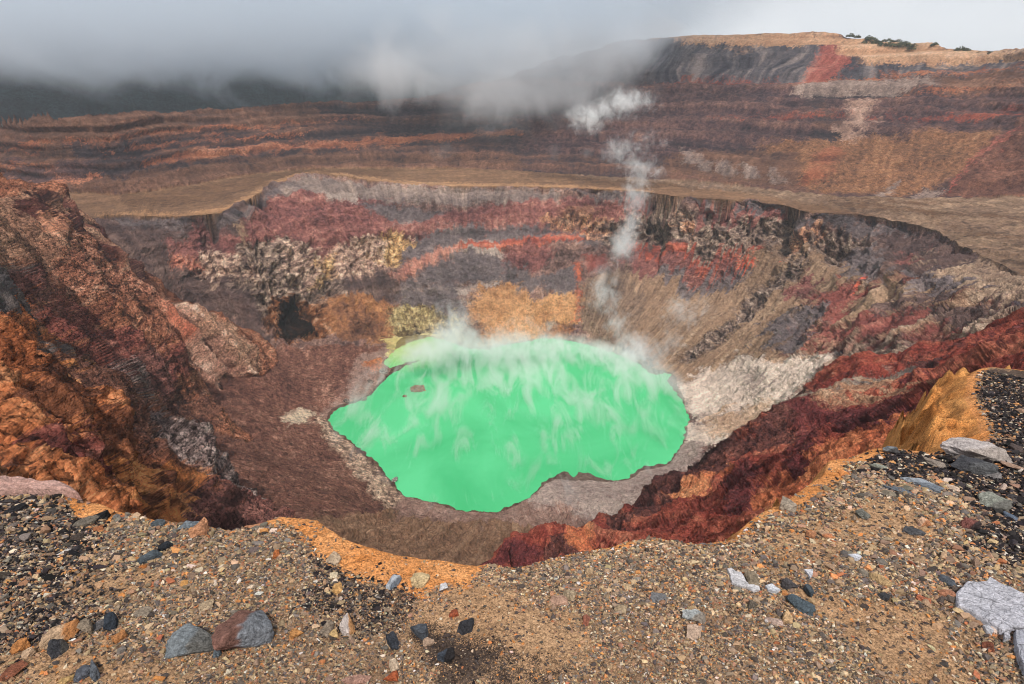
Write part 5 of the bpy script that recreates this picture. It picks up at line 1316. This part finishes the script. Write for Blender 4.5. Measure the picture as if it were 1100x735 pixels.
def hill(A, B):
    r = 1280 + 700 * B
    top = np.interp(np.degrees(A), hx, hz)
    z = 120 + (top - 120) * np.clip(B * 1.5, 0, 1) ** .8 - np.maximum(B - .7, 0) * 300
    z = z + 9 * perlin3(A * 40, B * 8, 0 * A) * B + 5 * np.abs(perlin3(A * 160, B * 30, 0 * A + 4)) + 3 * np.abs(perlin3(A * 500, B * 80, 0 * A + 4))
    return r * np.sin(A), r * np.cos(A), z
tag(strip('hills', -math.radians(75), math.radians(10), 900, hill, m_wood, (46, 62, 62)), kind='structure')
def land(A, B):
    r = 1240 + 9000 * B ** 2
    return r * np.sin(A), r * np.cos(A), 60 - 30 * B + 0 * A
tag(strip('terrain', -math.radians(80), math.radians(80), 120, land, m_wood, (70, 84, 66)), kind='structure')

m_leaf, nt, bs = mat_new("shrub_leaves"); N, L = nt.nodes, nt.links
at = N.new("ShaderNodeVertexColor"); at.layer_name = "rock"; L.new(at.outputs[0], bs.inputs["Base Color"]); bs.inputs["Roughness"].default_value = .8
def leaf_cloud(centres, radii, per, seed, size):
    r = np.random.default_rng(seed); V_, C_ = [], []
    for c, rd in zip(centres, radii):
        p = r.normal(size=(per, 3)); p /= np.linalg.norm(p, axis=1)[:, None]; p *= r.uniform(.5, 1.05, (per, 1)) * np.array(rd); p[:, 2] = np.abs(p[:, 2])
        for q_ in p:
            d1 = r.normal(size=3); d1 /= np.linalg.norm(d1); d2 = np.cross(d1, r.normal(size=3)); d2 /= np.linalg.norm(d2)
            s_ = size * r.uniform(.5, 1.2); o_ = np.array(c) + q_
            V_ += [o_ - d1 * s_, o_ + d2 * s_ * .5, o_ + d1 * s_, o_ - d2 * s_ * .5]
            cc = srgb([(54,62,36),(70,76,40),(92,88,48),(44,52,34)][r.integers(4)]); C_ += [cc * r.uniform(.7, 1.2)] * 4
    V_ = np.array(V_); return V_, np.arange(len(V_)).reshape(-1, 4), np.array(C_)
def crest_point(px, back=4.0):
    th = pol(at_r(px, 60, 800))[0]; lr = math.log(math.exp(float(np.interp(th, crest_th, crest_lr))) - back)
    z = float(FO(th, lr)); r = math.exp(lr); return r * math.sin(th), r * math.cos(th), z
cs, rd = [], []
rr2 = np.random.default_rng(5)
for px in np.linspace(926, 978, 46):
    c = crest_point(px + rr2.normal() * .6, rr2.uniform(0, 16)); cs.append(c); rd.append((rr2.uniform(2.5, 5), rr2.uniform(2.5, 5), rr2.uniform(1.6, 4.2)))
V_, F_, C_ = leaf_cloud(cs, rd, 60, 3, 1.1)
tag(new_mesh('undergrowth', V_, F_, m_leaf, C_ , smooth=False), kind='stuff')
sp = None
for k, (px, s_, lab) in enumerate([(909,1.3,'small shrub on the crest at the start of the green strip'),(917,1.0,'small shrub just beside the start of the green strip on the crest'),(1001,1.0,'lone shrub on the hump past the end of the green strip'),
        (1030,1.5,'largest dark shrub on the outer rim crest near the hump'),(1037,1.1,'shrub close beside the largest dark shrub on the crest'),(1052,.9,'shrub low in the dip of the outer rim crest'),(1064,.8,'smallest dark shrub past the dip of the crest')]):
    c = crest_point(px, 2)
    V_, F_, C_ = leaf_cloud([(0, 0, 0), (s_ * 2.2, .5, -.2), (-s_ * 2.0, .3, -.2)], [(3 * s_, 3 * s_, 2.6 * s_), (2 * s_, 2 * s_, 1.7 * s_), (2 * s_, 2 * s_, 1.5 * s_)], 90, 30 + k, .9)
    ob = new_mesh('shrub', V_, F_, m_leaf, C_, smooth=False); ob.location = (c[0], c[1], c[2] - .4)
    tag(ob, lab, 'shrub', 'shrubs on the outer rim crest')

# ------------------------------------------------------------------ steam, mist, cloud and haze
def box(name, lo, hi, mat):
    (a0, b0, c0), (a1, b1, c1) = lo, hi
    o = ((a0 + a1) / 2, (b0 + b1) / 2, (c0 + c1) / 2)
    P = [(x - o[0], y - o[1], z - o[2]) for x in (a0, a1) for y in (b0, b1) for z in (c0, c1)]
    ob = new_mesh(name, P, [[0, 1, 3, 2], [4, 6, 7, 5], [0, 4, 5, 1], [2, 3, 7, 6], [0, 2, 6, 4], [1, 5, 7, 3]], mat, smooth=False)
    ob.location = o
    return ob
class NB:
    """small builder for scalar node maths in world space"""
    def __init__(s, name):
        s.m = bpy.data.materials.new(name); s.m.use_nodes = True; s.nt = s.m.node_tree; s.N = s.nt.nodes; s.L = s.nt.links
        s.N.clear(); s.out = s.N.new("ShaderNodeOutputMaterial")
        s.pos = s.N.new("ShaderNodeNewGeometry").outputs["Position"]
        sep = s.N.new("ShaderNodeSeparateXYZ"); s.L.new(s.pos, sep.inputs[0]); s.x, s.y, s.z = sep.outputs
    def _in(s, sock, v):
        if isinstance(v, (int, float)): sock.default_value = v
        else: s.L.new(v, sock)
    def op(s, o, a, b=0.0, c=0.0):
        n = s.N.new("ShaderNodeMath"); n.operation = o
        for k, v in enumerate((a, b, c)): s._in(n.inputs[k], v)
        return n.outputs[0]
    def noise(s, scale, detail=4, rough=.6, off=(0, 0, 0), dist=0.0):
        mp = s.N.new("ShaderNodeMapping"); mp.inputs["Scale"].default_value = scale; mp.inputs["Location"].default_value = off
        s.L.new(s.pos, mp.inputs[0]); n = s.N.new("ShaderNodeTexNoise"); n.inputs["Scale"].default_value = 1; n.inputs["Detail"].default_value = detail
        n.inputs["Roughness"].default_value = rough; n.inputs["Distortion"].default_value = dist; s.L.new(mp.outputs[0], n.inputs[0]); return n.outputs["Fac"]
    def smooth(s, v, a, b, c=0.0, d=1.0):
        n = s.N.new("ShaderNodeMapRange"); n.interpolation_type = 'SMOOTHSTEP'; s._in(n.inputs[0], v)
        for k, q_ in enumerate((a, b, c, d)): s._in(n.inputs[k + 1], q_)
        return n.outputs[0]
    def ball(s, c, r):
        su = s.N.new("ShaderNodeVectorMath"); su.operation = 'SUBTRACT'; su.inputs[1].default_value = c; s.L.new(s.pos, su.inputs[0])
        mu = s.N.new("ShaderNodeVectorMath"); mu.operation = 'DIVIDE'; mu.inputs[1].default_value = r; s.L.new(su.outputs[0], mu.inputs[0])
        ln_ = s.N.new("ShaderNodeVectorMath"); ln_.operation = 'LENGTH'; s.L.new(mu.outputs[0], ln_.inputs[0])
        return s.op('SUBTRACT', 1.0, ln_.outputs["Value"])
    def finish(s, dens, col=(.985, .985, .99), aniso=0.0):
        v = s.N.new("ShaderNodeVolumePrincipled"); v.inputs["Color"].default_value = (*col, 1); v.inputs["Anisotropy"].default_value = aniso
        s._in(v.inputs["Density"], dens); s.L.new(v.outputs[0], s.out.inputs["Volume"])
        return s.m
def puffs(name, items, dens, nscale, seed, thr=.12):
    """items: px, py, r(horizontal distance), radius in photo px (x, y)"""
    nb = NB(name); acc = None; lo = np.full(3, 1e9); hi = -lo
    for px, py, r, rx, ry, k in items:
        c = np.array(at_r(px, py, r)); s_ = np.linalg.norm(c - [0, 0, H]) / FPX
        R_ = np.array([rx * s_, (rx + ry) / 2 * s_, ry * s_]); lo = np.minimum(lo, c - R_); hi = np.maximum(hi, c + R_)
        b_ = nb.op('MAXIMUM', nb.ball(tuple(c), tuple(R_)), 0.0); b_ = nb.op('MULTIPLY', b_, k)
        acc = b_ if acc is None else nb.op('ADD', acc, b_)
    n = nb.noise((nscale, nscale, nscale * .8), 8, .7, (seed, seed * 2, 0), .9)
    n = nb.op('MULTIPLY', nb.op('SUBTRACT', n, .5), 2.6)
    d = nb.op('ADD', acc, nb.op('MULTIPLY', n, 1.15))
    d = nb.op('SUBTRACT', d, .34); d = nb.op('MINIMUM', nb.op('MAXIMUM', d, 0.0), 1.0)
    d = nb.op('MULTIPLY', d, nb.op('MINIMUM', nb.op('MULTIPLY', acc, 5.0), 1.0))
    m = nb.finish(nb.op('MULTIPLY', d, dens))
    lo[2] = max(lo[2], .3)
    return tag(box(name, lo, hi, m), kind='stuff')
puffs('steam_plume', [(704,398,372,36,24,1.0),(684,372,382,26,24,.8),(664,346,392,22,24,.75),(648,318,400,24,24,.8),(650,292,405,20,22,.6),(670,264,415,22,26,1.15),(679,236,420,17,22,.8),(684,208,425,22,22,.8),(690,182,430,34,18,.7),(664,164,432,26,18,.6),
   (632,126,440,32,22,.95),(674,110,445,38,20,.9),(735,335,395,40,28,.55),(692,150,435,44,18,.35),(668,384,376,40,26,.6)], .15, .15, 3)
puffs('cloud_wisp', [(480,60,700,120,50,1.0),(590,62,720,110,52,1.2),(665,50,740,70,40,1.0),(560,104,690,110,26,.7),(705,32,770,44,26,.7),(400,84,690,100,34,.8),(570,112,680,170,44,.5)], .022, .016, 41)
puffs('steam_cloud', [(478,374,345,56,30,1.0),(490,346,350,38,36,.75),(440,378,335,30,18,.7),(540,378,352,60,18,.7),(610,374,360,60,16,.6),(670,388,365,56,28,.9),(720,372,380,40,30,.5),(560,360,360,90,22,.5)], .12, .12, 11)
puffs('steam_wisp', [(474,164,520,20,16,.8),(598,166,520,16,14,.6),(630,164,520,14,12,.5)], .018, .05, 23)
nb = NB('lake_mist')
n = nb.noise((.095, .028, .05), 8, .66, (3, 1, 0), .7); n2 = nb.noise((.02, .016, .02), 3, .5, (8, 2, 1))
far_ = nb.smooth(nb.y, 230, 385, .0, 1.0)
th_ = nb.op('SUBTRACT', nb.op('ADD', nb.op('MULTIPLY', n, 1.0), nb.op('MULTIPLY', n2, .45)), nb.op('SUBTRACT', .775, nb.op('MULTIPLY', far_, .16)))
d = nb.op('MAXIMUM', nb.op('MULTIPLY', th_, 3.2), 0.0)
d = nb.op('MULTIPLY', d, nb.smooth(nb.z, .5, 9, 1, 0))
d = nb.op('MULTIPLY', d, nb.smooth(nb.ball((5, 300, 0), (118, 112, 400)), 0, .15))
tag(box('lake_mist', (-115, 190, .4), (125, 415, 9.5), nb.finish(nb.op('MULTIPLY', d, .20))), kind='stuff')

nb = NB('cloud_bank')
n = nb.noise((.005, .005, .008), 8, .62, (1, 5, 2), 1.0)
side_ = nb.smooth(nb.x, -50, 330, 0, 1)
basez = nb.op('ADD', 176.0, nb.op('MULTIPLY', side_, 4.0))
hz_ = nb.op('SUBTRACT', nb.z, basez)
t = nb.op('ADD', nb.op('MULTIPLY', hz_, .024), nb.op('MULTIPLY', nb.op('SUBTRACT', n, .5), 6.0))
t = nb.op('SUBTRACT', t, nb.op('MULTIPLY', side_, 1.5))
d = nb.smooth(t, -.1, 1.6)
d = nb.op('MULTIPLY', d, nb.smooth(nb.y, 520, 700))
d = nb.op('MULTIPLY', d, nb.smooth(nb.x, 400, 160))
tag(box('cloud_bank', (-1900, 520, 150), (520, 1300, 395), nb.finish(nb.op('MULTIPLY', d, .009), (.82, .885, .95))), kind='stuff')

nb = NB('haze')
tag(box('haze', (-3000, -60, -60), (3000, 2600, 470), nb.finish(.00011, (.86, .92, 1.0))), kind='stuff')
cy.volume_step_rate = 1.0
cy.volume_max_steps = 128
print('T all', time.time() - T00)
